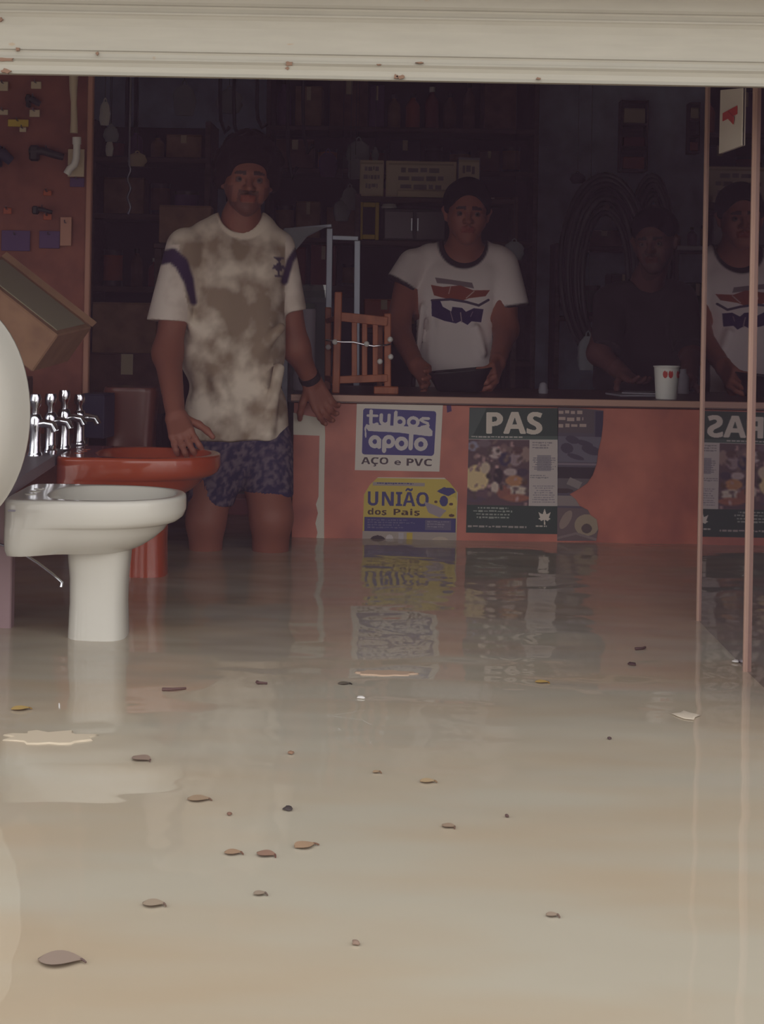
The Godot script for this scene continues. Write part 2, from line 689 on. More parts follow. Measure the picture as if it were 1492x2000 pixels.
func parents_poster() -> Image:
	var im := new_pic(564, 450, s255(210, 186, 84))
	var blue := s255(62, 62, 122)
	var pale := s255(176, 162, 150)
	var t := func(x, y): return Vector2((x - 130) * 564.0 / 1200.0, (y - 1060) * 450.0 / 940.0)
	p_rect(im, 0, 0, 564, 10, s255(226, 210, 190))
	p_rect(im, 0, 0, 12, 450, s255(206, 190, 170))
	p_rect(im, 552, 0, 12, 450, s255(206, 190, 170))
	p_rect(im, 66, 32, 300, 22, s255(170, 156, 150))
	p_lines(im, 90, 36, 250, 14, 1, blue)
	p_text(im, "UNIÃO", 38, 66, 352, 108, blue)
	p_text(im, "dos", 40, 190, 108, 40, s255(70, 44, 34))
	p_text(im, "Pais", 190, 190, 150, 40, s255(70, 44, 34))
	p_poly(im, [t.call(1060, 1230), t.call(1140, 1180), t.call(1260, 1190), t.call(1290, 1240), t.call(1200, 1290), t.call(1120, 1260)], blue)
	p_ell(im, 478, 140, 24, 32, blue)
	p_ell(im, 530, 150, 26, 36, s255(222, 196, 96))
	p_ell(im, 520, 158, 12, 8, s255(90, 60, 44))
	p_ell(im, 432, 146, 10, 8, s255(90, 60, 44))
	p_ell(im, 524, 226, 16, 9, s255(90, 60, 44))
	p_poly(im, [t.call(900, 1360), t.call(1050, 1410), t.call(1180, 1470), t.call(1100, 1560), t.call(960, 1500)], s255(166, 152, 156))
	p_rect(im, 20, 244, 528, 84, blue)
	p_lines(im, 40, 256, 290, 60, 4, s255(110, 104, 140))
	p_rect(im, 372, 254, 150, 60, s255(104, 96, 124))
	p_lines(im, 384, 262, 130, 44, 3, s255(140, 132, 150))
	p_rect(im, 12, 328, 540, 122, pale)
	p_ell(im, 100, 386, 46, 34, s255(60, 46, 54))
	p_ell(im, 168, 372, 22, 26, s255(208, 198, 196))
	p_rect(im, 220, 334, 30, 116, s255(190, 182, 184))
	p_rect(im, 268, 334, 32, 116, s255(206, 178, 66))
	p_ell(im, 370, 420, 60, 40, s255(84, 64, 64))
	p_ell(im, 460, 380, 50, 26, s255(196, 180, 160))
	p_ell(im, 500, 430, 34, 30, s255(110, 84, 66))
	return soften(im, 3)


func pas_poster() -> Image:
	var im := new_pic(540, 756, s255(206, 196, 190))
	var green := s255(46, 66, 58)
	var white := s255(226, 214, 200)
	# crop coordinates of the poster: x 80..975, y 85..1370
	var t := func(x, y): return Vector2((x - 80) * 540.0 / 895.0, (y - 85) * 756.0 / 1285.0)
	p_rect(im, 0, 0, 540, 168, green)
	p_poly(im, [t.call(80, 90), t.call(250, 90), t.call(120, 370), t.call(80, 370)], s255(78, 92, 88))
	for k in 5:
		p_text(im, "PAS", 102 + [0, 6, 3, 3, 3][k], 26 + [0, 0, -3, 3, 0][k], 336, 130, white)
	p_rect(im, 0, 168, 540, 22, s255(78, 96, 88))
	p_lines(im, 14, 170, 500, 18, 1, s255(190, 184, 176))
	# the photograph on it: a crowd
	p_rect(im, 0, 192, 366, 396, s255(98, 74, 80))
	var blobs := [[130, 480, 60, 50, 150, 146, 166], [230, 450, 70, 40, 120, 100, 108], [345, 545, 70, 62, 196, 176, 172], [430, 500, 40, 50, 128, 100, 100], [545, 610, 66, 70, 160, 136, 140], [440, 610, 60, 70, 60, 48, 78], [650, 560, 50, 80, 156, 128, 120], [560, 520, 60, 40, 96, 66, 66], [170, 810, 120, 140, 222, 196, 146], [250, 700, 50, 60, 206, 184, 160], [230, 970, 70, 50, 110, 82, 92], [380, 780, 46, 80, 52, 36, 50], [500, 740, 70, 40, 188, 166, 164], [540, 830, 90, 55, 186, 132, 92], [620, 740, 60, 40, 74, 56, 74], [640, 840, 30, 34, 96, 66, 52], [560, 930, 120, 50, 204, 186, 170], [440, 950, 70, 70, 148, 92, 78], [560, 1005, 130, 40, 160, 100, 80], [350, 900, 40, 60, 206, 186, 172], [180, 1030, 90, 30, 92, 74, 90]]
	for b in blobs:
		var p: Vector2 = t.call(b[0], b[1])
		p_ell(im, p.x, p.y, b[2] * 0.6, b[3] * 0.59, s255(b[4], b[5], b[6]))
	for k in 60:
		var rr := RandomNumberGenerator.new()
		rr.seed = k + 40
		var base := rr.randf_range(70, 200)
		p_ell(im, rr.randf_range(10, 356), rr.randf_range(200, 580), rr.randf_range(6, 20), rr.randf_range(6, 16), s255(base, base * 0.80, base * 0.78), rr.randf_range(0, 3))
	var ph := im.get_region(Rect2i(0, 192, 366, 396))
	ph.resize(36, 39, Image.INTERPOLATE_LANCZOS)
	ph.resize(366, 396, Image.INTERPOLATE_CUBIC)
	im.blit_rect(ph, Rect2i(0, 0, 366, 396), Vector2i(0, 192))
	p_rect(im, 366, 196, 166, 392, s255(206, 194, 188))
	p_lines(im, 384, 204, 130, 46, 3, s255(150, 140, 142))
	p_rect(im, 414, 282, 84, 96, s255(158, 150, 154))
	p_lines(im, 384, 296, 146, 80, 6, s255(142, 134, 140), true)
	p_lines(im, 372, 402, 150, 26, 2, s255(150, 142, 144))
	p_lines(im, 384, 464, 146, 110, 8, s255(160, 150, 154), true)
	p_rect(im, 0, 588, 540, 168, green)
	p_lines(im, 12, 600, 290, 76, 4, s255(156, 162, 150), true)
	p_lines(im, 10, 712, 370, 22, 1, s255(170, 160, 152))
	for q in [[0.0, 52], [0.7, 46], [-0.7, 46], [1.45, 30], [-1.45, 30]]:
		var dir := Vector2(sin(q[0]), -cos(q[0]))
		var o := Vector2(462, 668)
		p_poly(im, [o, o + dir * q[1] * 0.55 + dir.orthogonal() * 13.0, o + dir * q[1] * 1.25, o + dir * q[1] * 0.55 - dir.orthogonal() * 13.0], white)
	p_line(im, [Vector2(462, 666), Vector2(464, 700)], 7, white)
	p_lines(im, 410, 706, 104, 18, 1, s255(200, 192, 180))
	return soften(im, 3)


func torn_poster() -> Image:
	var im := new_pic(288, 780, s255(92, 84, 98))
	p_rect(im, 0, 0, 210, 150, s255(96, 84, 90))
	p_lines(im, 8, 18, 210, 118, 3, s255(190, 168, 158))
	p_rect(im, 218, 20, 70, 150, s255(58, 50, 78))
	p_rect(im, 0, 170, 288, 150, s255(112, 106, 120))
	for b in [[90, 190, 40, 22], [160, 210, 50, 16], [60, 240, 36, 30], [200, 250, 60, 26], [110, 290, 50, 14]]:
		p_ell(im, b[0], b[1], b[2], b[3], s255(72, 64, 82), 0.3)
	p_rect(im, 0, 326, 250, 14, s255(140, 126, 136))
	p_rect(im, 0, 352, 230, 66, s255(52, 40, 50))
	p_rect(im, 0, 418, 288, 70, s255(104, 94, 98))
	p_poly(im, [Vector2(80, 410), Vector2(150, 440), Vector2(130, 480), Vector2(60, 450)], s255(148, 136, 132))
	p_ell(im, 40, 490, 60, 14, s255(70, 54, 56))
	p_rect(im, 0, 520, 288, 60, s255(150, 136, 132))
	p_rect(im, 0, 590, 288, 190, s255(116, 98, 98))
	p_ell(im, 180, 690, 70, 64, s255(168, 150, 126))
	p_ell(im, 180, 710, 30, 28, s255(96, 82, 78))
	p_ell(im, 60, 660, 26, 60, s255(158, 138, 126), 0.5)
	p_line(im, [Vector2(10, 770), Vector2(120, 740), Vector2(240, 775)], 14, s255(140, 124, 120))
	return soften(im, 3)


func cards_picture(seed_: int, rows: int) -> Image:   # a card lettered too small and dim to read
	var im := new_pic(256, 128, s255(206, 192, 166))
	p_rect(im, 0, 0, 256, 8, s255(176, 160, 130))
	p_lines(im, 20, 16 + seed_, 216, 100, rows, s255(120, 104, 108), true)
	return soften(im, 2)


func cup_picture() -> Image:
	var im := new_pic(256, 128, s255(226, 220, 210))
	for k in 4:
		p_ell(im, 20 + k * 64, 34, 9, 15, s255(196, 60, 56))
		p_ell(im, 42 + k * 64, 34, 8, 15, s255(186, 66, 60))
		p_rect(im, 26 + k * 64, 28, 14, 10, s255(206, 90, 80))
	return im


func shirt_picture() -> Image:
	# front of a T-shirt, 0.24 m wide and 0.18 m high: a winged print over blue blocks, both unreadable
	var im := new_pic(384, 320, s255(255, 255, 255))
	var red := s255(166, 92, 74)
	var blue := s255(62, 54, 110)
	var grey := s255(150, 138, 146)
	# crop coordinates: print spans x 430..1050, y 320..830
	var t := func(x, y): return Vector2((x - 400) * 384.0 / 690.0, (y - 300) * 320.0 / 575.0)
	p_poly(im, [t.call(480, 330), t.call(640, 350), t.call(860, 380), t.call(880, 440), t.call(640, 400), t.call(500, 390)], grey)
	p_poly(im, [t.call(438, 410), t.call(560, 430), t.call(740, 410), t.call(870, 460), t.call(1045, 455), t.call(1000, 520), t.call(830, 545), t.call(740, 580), t.call(560, 545), t.call(470, 520)], red)
	p_line(im, [t.call(640, 420), t.call(620, 500)], 5, s255(226, 200, 190))
	p_line(im, [t.call(800, 545), t.call(880, 470)], 6, s255(226, 206, 196))
	p_line(im, [t.call(450, 575), t.call(640, 560), t.call(800, 585), t.call(930, 620), t.call(1030, 560)], 14, s255(90, 82, 110))
	p_poly(im, [t.call(445, 580), t.call(530, 570), t.call(560, 640), t.call(650, 690), t.call(660, 640), t.call(760, 650), t.call(800, 690), t.call(880, 650), t.call(980, 660), t.call(960, 800), t.call(860, 790), t.call(820, 830), t.call(750, 790), t.call(700, 815), t.call(580, 790), t.call(450, 740)], blue)
	p_line(im, [t.call(640, 690), t.call(670, 790)], 5, s255(170, 160, 176))
	p_line(im, [t.call(745, 700), t.call(760, 800)], 6, s255(190, 180, 190))
	p_line(im, [t.call(870, 690), t.call(850, 740)], 5, s255(150, 140, 170))
	return soften(im, 2)


# ---------------------------------------------------------------- the place
func _ready() -> void:
	var cam := Camera3D.new()
	cam.name = "camera"
	add_child(cam)
	cam.position = Vector3(0, EYE, 0)
	cam.rotation = Vector3(0, 0, ROLL)
	cam.projection = Camera3D.PROJECTION_FRUSTUM
	cam.near = 0.05
	cam.far = 100.0
	cam.size = 2000.0 / F * cam.near
	cam.frustum_offset = Vector2(0.0, -422.0 / F) * cam.near
	cam.current = true
	var we := WorldEnvironment.new()
	we.name = "world_environment"
	var env := Environment.new()
	var sky := Sky.new()
	var psm := ProceduralSkyMaterial.new()      # an even overcast
	psm.sky_top_color = s255(172, 174, 178)
	psm.sky_horizon_color = s255(255, 253, 248)
	psm.sky_curve = 0.25
	psm.ground_horizon_color = s255(200, 190, 172)
	psm.ground_energy_multiplier = 1.0
	psm.ground_bottom_color = s255(150, 136, 112)
	psm.sky_energy_multiplier = 1.6
	sky.sky_material = psm
	env.background_mode = Environment.BG_SKY
	env.sky = sky
	env.tonemap_mode = Environment.TONE_MAPPER_LINEAR
	env.tonemap_exposure = 0.96
	env.fog_enabled = true                       # damp air after the rain
	env.fog_mode = Environment.FOG_MODE_EXPONENTIAL
	env.fog_density = 0.0072
	env.fog_light_color = s255(255, 206, 240)
	env.sdfgi_enabled = true
	env.ssao_enabled = true
	env.ssil_enabled = true
	we.environment = env
	add_child(we)
	rng.seed = 11
	make_materials()
	build_room()
	build_water()
	build_shutter()
	build_mirrors()
	build_counter()
	build_basins()
	build_display_table()
	build_people()
	build_counter_things()
	build_back()
	build_left_wall()
	build_floating()


func slab(a: Vector3, b: Vector3) -> Geo:
	var g := Geo.new()
	g.bx((a + b) * 0.5, (b - a).abs(), 0.003)
	return g


func build_room() -> void:
	struct("floor", slab(Vector3(-3.3, FLOOR - 0.1, -9.0), Vector3(3.6, FLOOR, 3.0)), M.concrete, "flooded concrete floor under the muddy water", "floor")
	struct("ceiling", slab(Vector3(-3.3, 2.2, -9.0), Vector3(3.6, 2.35, -3.4)), M.ceiling, "pale ceiling of the shop above the shelves", "ceiling")
	struct("wall_back", slab(Vector3(-3.3, FLOOR, -9.0), Vector3(3.6, 2.2, -8.85)), M.wall_blue, "dull blue back wall behind the shelves", "wall")
	struct("wall_left", slab(Vector3(-3.3, FLOOR, -8.85), Vector3(-3.15, 2.2, -3.4)), M.wall_blue, "left side wall of the shop in deep shade", "wall")
	struct("wall_right", slab(Vector3(3.45, FLOOR, -8.85), Vector3(3.6, 2.2, -3.4)), M.wall_blue, "right side wall of the shop behind the mirrors", "wall")
	var bot := at(746, 157, 3.45).y
	var g := Geo.new()
	g.bx(Vector3(0.15, (bot + 0.20 + 2.6) * 0.5, -3.38), Vector3(6.9, 2.6 - bot - 0.20, 0.10))
	g.bx(Vector3(-3.15, 0.5, -3.38), Vector3(0.3, 1.9, 0.10))
	g.bx(Vector3(3.45, 0.5, -3.38), Vector3(0.3, 1.9, 0.10))
	g.bx(Vector3(2.2, 0.5, -3.38), Vector3(2.4, 1.9, 0.10))
	struct("wall_front", g, M.wall_cream, "cream front wall of the shop round the shutter opening", "wall")
	struct("wall_partition", slab(Vector3(XM + 0.012, FLOOR, -4.53), Vector3(XM + 0.07, 2.2, -3.5)), M.board_brown, "brown partition carrying the mirror panels", "wall")


func build_water() -> void:
	var n1 := FastNoiseLite.new()
	n1.seed = 4
	n1.frequency = 1.0
	n1.fractal_octaves = 1
	var n2 := FastNoiseLite.new()
	n2.seed = 9
	n2.frequency = 1.0
	n2.fractal_octaves = 1
	var n3 := FastNoiseLite.new()
	n3.seed = 21
	n3.frequency = 1.0
	n3.fractal_octaves = 4
	var xs := PackedFloat32Array([-15, -8, -4.5, -3, -2.3, -2.0])
	var x := -1.75
	while x < 1.9:
		xs.append(x)
		x += 0.025
	xs.append_array(PackedFloat32Array([2.2, 2.6, 3, 4.5, 8, 15]))
	var zs := PackedFloat32Array([-8.9, -8.4, -7.9, -7.4, -7.0])
	var z := -6.8
	while z < -1.5:
		zs.append(z)
		z += 0.0125 if z > -6.2 else 0.05
	zs.append_array(PackedFloat32Array([-1.2, -0.8, 0.0, 1.5, 4, 8, 15]))
	var h := func(px: float, pz: float) -> float:
		var near := clampf((-pz - 2.2) / 2.0, 0.25, 1.0)
		return near * (n1.get_noise_2d(px * 1.8, pz * 4.0) * 0.0013 + n2.get_noise_2d(px * 6.5 + 7.0, pz * 9.0) * 0.00048 + n2.get_noise_2d(px * 0.7 - 3.0, pz * 1.5) * 0.0016 + n2.get_noise_2d(px * 4.2 + 19.0, pz * 2.6) * 0.0013)
	var g := Geo.new()
	for zz in zs:
		for xx in xs:
			var e := 0.004
			var hx: float = (h.call(xx + e, zz) - h.call(xx - e, zz)) / (2 * e)
			var hz: float = (h.call(xx, zz + e) - h.call(xx, zz - e)) / (2 * e)
			var s := n3.get_noise_2d(xx * 0.9 + 3.0, zz * 2.8) * 0.5 + 0.5
			g.tint = Color(1, 1, 1).lerp(Color(0.99, 0.885, 0.79), clampf(s * 2.0 - 0.6, 0, 1))
			g.vert(Vector3(xx, h.call(xx, zz), zz), Vector3(-hx, 1, -hz).normalized())
	var w := xs.size()
	for j in zs.size() - 1:
		for i in w - 1:
			var a := j * w + i
			g.tri_i(a, a + 1, a + w + 1)
			g.tri_i(a, a + w + 1, a + w)
	g.tint = Color(1, 1, 1)
	struct("flood_water", g, M.muddy_water, "muddy brown flood water covering the street and shop floor", "water")


func build_shutter() -> void:
	var t := thing("roller_shutter", "cream roller shutter rolled down to head height across the shop front", "shutter")
	var bot := at(746, 157, 3.45).y
	t.position = Vector3(-1.0, bot, -3.45)
	var half := 2.0
	# bottom rail: a folded strip
	var prof := [[0.0, 0.016], [0.0, -0.008], [0.006, -0.012], [0.016, -0.013], [0.024, -0.0115], [0.030, -0.0085], [0.030, 0.010], [0.0, 0.016]]
	sweep_x("bottom_rail", prof, half, t, 0.80, 1.0)
	for k in 3:
		var y0 := 0.030 + k * 0.092
		var p2 := [[y0, 0.010], [y0, -0.0055], [y0 + 0.003, -0.0055], [y0 + 0.006, -0.0072], [y0 + 0.012, -0.0092], [y0 + 0.016, -0.0085], [y0 + 0.019, -0.0062], [y0 + 0.024, -0.0076], [y0 + 0.045, -0.0088], [y0 + 0.066, -0.009], [y0 + 0.082, -0.008], [y0 + 0.089, -0.0064], [y0 + 0.092, -0.0052], [y0 + 0.092, 0.010], [y0, 0.010]]
		sweep_x("slat", p2, half, t, 0.55 - k * 0.27, 0.80 - k * 0.27)
	# rust eating into the paint
	var spots := [[783, 152, 12, 5], [565, 126, 9, 6], [562, 135, 5, 4], [192, 106, 4, 4], [37, 98, 5, 5], [1050, 155, 6, 3], [12, 118, 22, 5], [14, 140, 12, 6], [3, 40, 8, 5], [773, 151, 5, 6], [740, 128, 6, 2], [820, 124, 10, 2]]
	var rust := mat("rust", s255(132, 104, 84), 0.9)
	for s in spots:
		var gg := Geo.new()
		var p := at(s[0], s[1], 3.45) - t.position
		var ring := []
		for ring_k in 2:
			var r := PackedVector3Array()
			for j in 10:
				var a := TAU * j / 10
				var f := 1.0 + 0.3 * sin(j * 2.3 + s[0])
				r.append(Vector3(p.x + cos(a) * s[2] * f * 0.00075, p.y + sin(a) * s[3] * f * 0.00075, 0.0145 if ring_k == 0 else 0.0))
			ring.append(r)
		gg.loft(ring)
		obj("rust_spot", gg, rust, t)


func sweep_x(called: String, prof: Array, half: float, parent: Node, v0: float, v1: float) -> void:
	var g := Geo.new()
	var ymin := 9.0
	var ymax := -9.0
	for p in prof:
		ymin = minf(ymin, p[0])
		ymax = maxf(ymax, p[0])
	for i in prof.size() - 1:
		var a = prof[i]
		var b = prof[i + 1]
		var nn := Vector3(0, -(b[1] - a[1]), (b[0] - a[0])).normalized()
		if a[1] > 0.005 and b[1] > 0.005:
			nn = Vector3(0, 0, -1)
		elif nn.z < 0:
			nn = -nn
		var va := lerpf(v1, v0, (a[0] - ymin) / (ymax - ymin))
		var vb := lerpf(v1, v0, (b[0] - ymin) / (ymax - ymin))
		g.quad(Vector3(-half, a[0], -a[1]), Vector3(half, a[0], -a[1]), Vector3(half, b[0], -b[1]), Vector3(-half, b[0], -b[1]), nn, Vector2(0, va), Vector2(1, va), Vector2(1, vb), Vector2(0, vb))
	obj(called, g, M.shutter_paint, parent)


func build_mirrors() -> void:
	for k in 2:
		var z0: float = [-4.525, -3.925][k]
		var z1: float = [-3.945, -3.50][k]
		var t := thing("mirror_panel", ["tall mirror panel on the partition between the two wooden edge strips", "nearest mirror panel at the right edge of the opening"][k], "mirror")
		t.position = Vector3(XM, FLOOR, (z0 + z1) * 0.5)
		var g := Geo.new()
		g.bx(Vector3(0.003, 1.2, 0), Vector3(0.005, 2.36, z1 - z0), 0.0006)
		obj("mirror_glass", g, M.mirror, t)
		g = Geo.new()
		g.bx(Vector3(0.009, 1.2, 0), Vector3(0.005, 2.36, z1 - z0), 0.001)
		obj("backing", g, M.dark_card, t)
		g = Geo.new()
		var wd: float = [0.011, 0.017][k]
		g.bx(Vector3(0.0, 1.2, z0 - t.position.z - 0.002), Vector3(wd, 2.38, 0.014), 0.003)
		obj("edge_strip", g, M.trim_wood, t)
	# a paper tied to the mirror with red tape
	var t := thing("hanging_paper", "white paper with a red tape band stuck high on the mirror", "paper")
	var on := func(px: float, py: float) -> Vector3:
		var a := at(px, py, 1.0)
		return Vector3(XM, EYE, 0) + Vector3(0, (a.y - EYE) * XM / a.x, -XM / a.x)
	var g := Geo.new()
	var p := [on.call(1410, 176), on.call(1453, 172), on.call(1451, 284), on.call(1407, 300)]
	for s in [0.0, 1.0]:
		var o := Vector3(-0.001 - 0.003 * s, 0, 0)
		g.quad(p[0] + o, p[1] + o, p[2] + o, p[3] + o, Vector3(-1 if s else 1, 0, 0))
	for i in 4:
		var a: Vector3 = p[i]
		var b: Vector3 = p[(i + 1) % 4]
		var mid: Vector3 = (p[0] + p[2]) * 0.5
		g.quad(a + Vector3(-0.001, 0, 0), b + Vector3(-0.001, 0, 0), b + Vector3(-0.004, 0, 0), a + Vector3(-0.004, 0, 0), ((a + b) * 0.5 - mid).normalized())
	obj("sheet", g, M.paper, t)
	g = Geo.new()
	var q: Vector3 = on.call(1430, 222)
	g.box(Transform3D(Basis(), q + Vector3(-0.006, 0, 0)), Vector3(0.002, 0.020, 0.17), 0.0005)
	g.box(Transform3D(Basis(Vector3.RIGHT, 0.3), q + Vector3(-0.0075, -0.012, 0.02)), Vector3(0.002, 0.018, 0.07), 0.0005)
	obj("tape", g, M.red_print, t)


func build_counter() -> void:
	var t := thing("shop_counter", "long red-brown plywood shop counter standing in the flood water", "counter")
	var xl := at(572, 900, D).x
	var xr := 2.2
	var top := at(746, 772, D).y
	t.position = Vector3(xl, FLOOR, -D)
	var g := Geo.new()
	g.bx(Vector3((xr - xl) * 0.5, (top - FLOOR - 0.03) * 0.5, -0.01), Vector3(xr - xl, top - FLOOR - 0.03, 0.02), 0.002)
	obj("front_panel", g, M.counter_wood, t)
	for x in [0.01, xr - xl - 0.01]:
		g = Geo.new()
		g.bx(Vector3(x, (top - FLOOR - 0.03) * 0.5, -0.30), Vector3(0.02, top - FLOOR - 0.03, 0.56), 0.002)
		obj("end_panel", g, M.counter_wood, t)
	g = Geo.new()
	g.bx(Vector3((xr - xl) * 0.5, top - FLOOR - 0.015, -0.30), Vector3(xr - xl + 0.02, 0.030, 0.62), 0.003)
	obj("top_board", g, M.counter_top, t)
	g = Geo.new()
	g.bx(Vector3((xr - xl) * 0.5, top - FLOOR - 0.012, 0.013), Vector3(xr - xl + 0.02, 0.022, 0.006), 0.002)
	obj("edge_band", g, M.counter_edge, t)
	# paper left of a torn-off poster
	var o := t.position
	var loc := func(px, py): return at(px, py, D) - o
	var wob := func(pts: Array) -> PackedVector2Array:
		var r := PackedVector2Array()
		for p in pts:
			var q: Vector3 = loc.call(p[0], p[1])
			r.append(Vector2(q.x, q.y))
		return r
	var edge := [[573, 806], [602, 812], [634, 818], [635, 851], [634, 900], [633, 960], [633, 1054], [617, 1054], [620, 1040], [616, 1022], [621, 1002], [617, 985], [622, 970], [623, 900], [624, 851], [600, 850], [573, 849]]
	var gp := Geo.new()
	var poly: PackedVector2Array = wob.call(edge)
	gp.plate(poly, 0.0, 0.0025, Vector2.ZERO, Vector2.ONE)
	var strip := obj("torn_paper_remnant", gp, M.paper)
	strip.position = o
	tag(strip, "cream L-shaped remnant of torn paper on the counter's left end", "paper")
	# small purple stain sticker
	gp = Geo.new()
	gp.plate(wob.call([[872, 788], [880, 787], [882, 803], [873, 806]]), 0.0, 0.002, Vector2.ZERO, Vector2.ONE)
	var st := obj("sticker_scrap", gp, M.purple_card)
	st.position = o
	tag(st, "tiny purple sticker scrap right of the blue pipe sign", "sticker")
	sheet("pipe_sign", [[697, 783], [865, 790], [858, 921], [693, 918]], tubes_sign(), wob, o, "white sign with rounded lettering on a blue panel fixed to the counter", "sign", true)
	sheet("yellow_poster", [[738, 932], [868, 933], [878, 942], [894, 962], [890, 1090], [706, 1090], [711, 966], [722, 947]], parents_poster(), wob, o, "yellow poster with blue lettering and cut corners dipping into the water", "poster", false, [706, 930, 894, 1080])
	sheet("green_poster", [[917, 796], [1090, 797], [1088, 1043], [910, 1040]], pas_poster(), wob, o, "green poster headed with big white letters above a crowd photograph", "poster", true)
	sheet("torn_poster", [[1089, 795], [1130, 797], [1178, 802], [1177, 830], [1174, 856], [1168, 880], [1165, 905], [1157, 928], [1146, 944], [1128, 956], [1112, 965], [1124, 975], [1132, 988], [1148, 996], [1153, 1006], [1165, 1014], [1168, 1034], [1164, 1056], [1088, 1056]], torn_poster(), wob, o, "grey poster with a ragged torn right edge beside the green poster", "poster", false, [1088, 795, 1182, 1056])


# a printed sheet on the counter front, cut to an outline in the plane of the counter
func sheet(called: String, pts: Array, im: Image, wob: Callable, o: Vector3, label: String, cat: String, four: bool, box := []) -> void:
	var poly: PackedVector2Array = wob.call(pts)
	var g := Geo.new()
	var b: PackedVector2Array = wob.call([[box[0], box[1]], [box[2], box[3]]]) if box else PackedVector2Array()
	g.plate(poly, 0.0, 0.0035, b[0] if box else Vector2.ZERO, b[1] if box else Vector2.ONE)
	if four:
		for side in 2:
			for k in 4:
				g.uv[side * 4 + k] = [Vector2(0, 0), Vector2(1, 0), Vector2(1, 1), Vector2(0, 1)][k]
	var m := obj(called, g, printed(called + "_print", im, 0.55))
	m.position = o
	tag(m, label, cat)


# ---------------------------------------------------------------- wash basins
func d_ring(xb: float, xf: float, w: float, y: float, nb := 9.0, nf := 2.3, segs := 56, wb := -1.0) -> PackedVector3Array:
	var r := PackedVector3Array()
	var cx := lerpf(xb, xf, 0.42)
	for j in segs:
		var a := TAU * j / segs
		var c := cos(a)
		var s := sin(a)
		var e := nf if c > 0 else nb
		var q := pow(pow(absf(c), e) + pow(absf(s), e), -1.0 / e)
		var ww := w if wb < 0.0 else lerpf(wb, w, smoothstep(-0.75, 0.15, c * q))
		r.append(Vector3(cx + c * q * ((xf - cx) if c > 0 else (cx - xb)), y, s * q * ww))
	return r


func basin(label: String, m: Material, pos: Vector3, len_: float, wid: float, rim: float, ped_x: float) -> Node3D:
	# back at x = 0, front at x = len_, rim height above water
	var t := thing("pedestal_washbasin", label, "washbasin")
	t.position = Vector3(pos.x, FLOOR, pos.z)
	var y := rim - FLOOR
	var L := len_
	var rings := []
	var add := func(xb, xf, w, dy, nb := 9.0, nf := 2.3, wb := -1.0): rings.append(d_ring(xb * L, xf * L, w * wid, y + dy, nb, nf, 56, wb * wid))
	# inside of the bowl, from the drain up
	add.call(0.44, 0.54, 0.12, -0.115, 2.2, 2.2)
	add.call(0.34, 0.72, 0.42, -0.105, 2.2, 2.2)
	add.call(0.26, 0.86, 0.66, -0.060, 2.4, 2.3)
	add.call(0.23, 0.915, 0.80, -0.016, 2.6, 2.3)
	add.call(0.215, 0.935, 0.845, -0.003, 2.8, 2.3)
	# rim and tap deck
	add.call(0.20, 0.95, 0.87, 0.0, 3.0, 2.3)
	add.call(0.015, 0.985, 0.96, 0.0)
	add.call(0.004, 0.996, 0.99, -0.003)
	add.call(0.0, 1.0, 1.0, -0.010)
	add.call(0.0, 1.0, 1.0, -0.035)
	add.call(0.0, 0.985, 0.985, -0.052, 9.0, 2.3, 1.0)
	add.call(0.0, 0.955, 0.965, -0.062, 9.0, 2.3, 1.0)
	# ledge, then the belly of the bowl; the back stays a full block
	add.call(0.0, 0.925, 0.94, -0.066, 9.0, 2.3, 1.0)
	add.call(0.0, 0.90, 0.915, -0.070, 9.0, 2.3, 1.0)
	add.call(0.0, 0.875, 0.89, -0.085, 9.0, 2.3, 1.0)
	add.call(0.0, 0.82, 0.83, -0.105, 9.0, 2.3, 0.99)
	add.call(0.003, 0.76, 0.75, -0.121, 9.0, 2.3, 0.98)
	add.call(0.012, 0.70, 0.68, -0.132, 9.0, 2.3, 0.95)
	rings.append(rings[-1])
	add.call(0.05, 0.66, 0.60, -0.134, 6.0, 2.3, 0.85)
	rings.append(rings[-1])
	var g := Geo.new()
	g.loft(rings)
	obj("bowl", g, m, t)
	g = Geo.new()
	g.lathe(Vector3(0.49 * L, y - 0.116, 0), [[0.0, 0.0], [0.02, 0.0], [0.02, 0.004], [0.016, 0.006], [0.0, 0.005]], 16)
	obj("drain", g, M.drain, t)
	for s in [-0.3, 0.0, 0.3]:
		g = Geo.new()
		g.lathe(Vector3(0.11 * L, y - 0.001, s * wid), [[0.0, 0.0], [0.014, 0.0], [0.014, 0.002], [0.010, 0.003], [0.0, 0.003]], 12)
		obj("tap_hole_cover", g, m, t)
	# pedestal
	var pr := []
	for q in [[0.0, 0.095, 0.10], [0.30, 0.078, 0.085], [0.42, 0.070, 0.080], [0.50, 0.067, 0.078], [0.56, 0.068, 0.078], [0.60, 0.072, 0.082], [0.625, 0.074, 0.084], [0.632, 0.076, 0.088]]:
		var r := PackedVector3Array()
		for j in 32:
			var a := TAU * j / 32
			var e := 3.4
			var k := pow(pow(absf(cos(a)), e) + pow(absf(sin(a)), e), -1.0 / e)
			r.append(Vector3(ped_x + cos(a) * k * q[1], q[0] / 0.632 * (y - 0.128), sin(a) * k * q[2]))
		pr.append(r)
	pr.append(pr[-1])
	pr.append(d_ring(0.26 * L, 0.66 * L, 0.5 * wid, y - 0.115, 3.0, 2.6, 32))
	g = Geo.new()
	g.loft(pr)
	obj("pedestal", g, m, t)
	return t


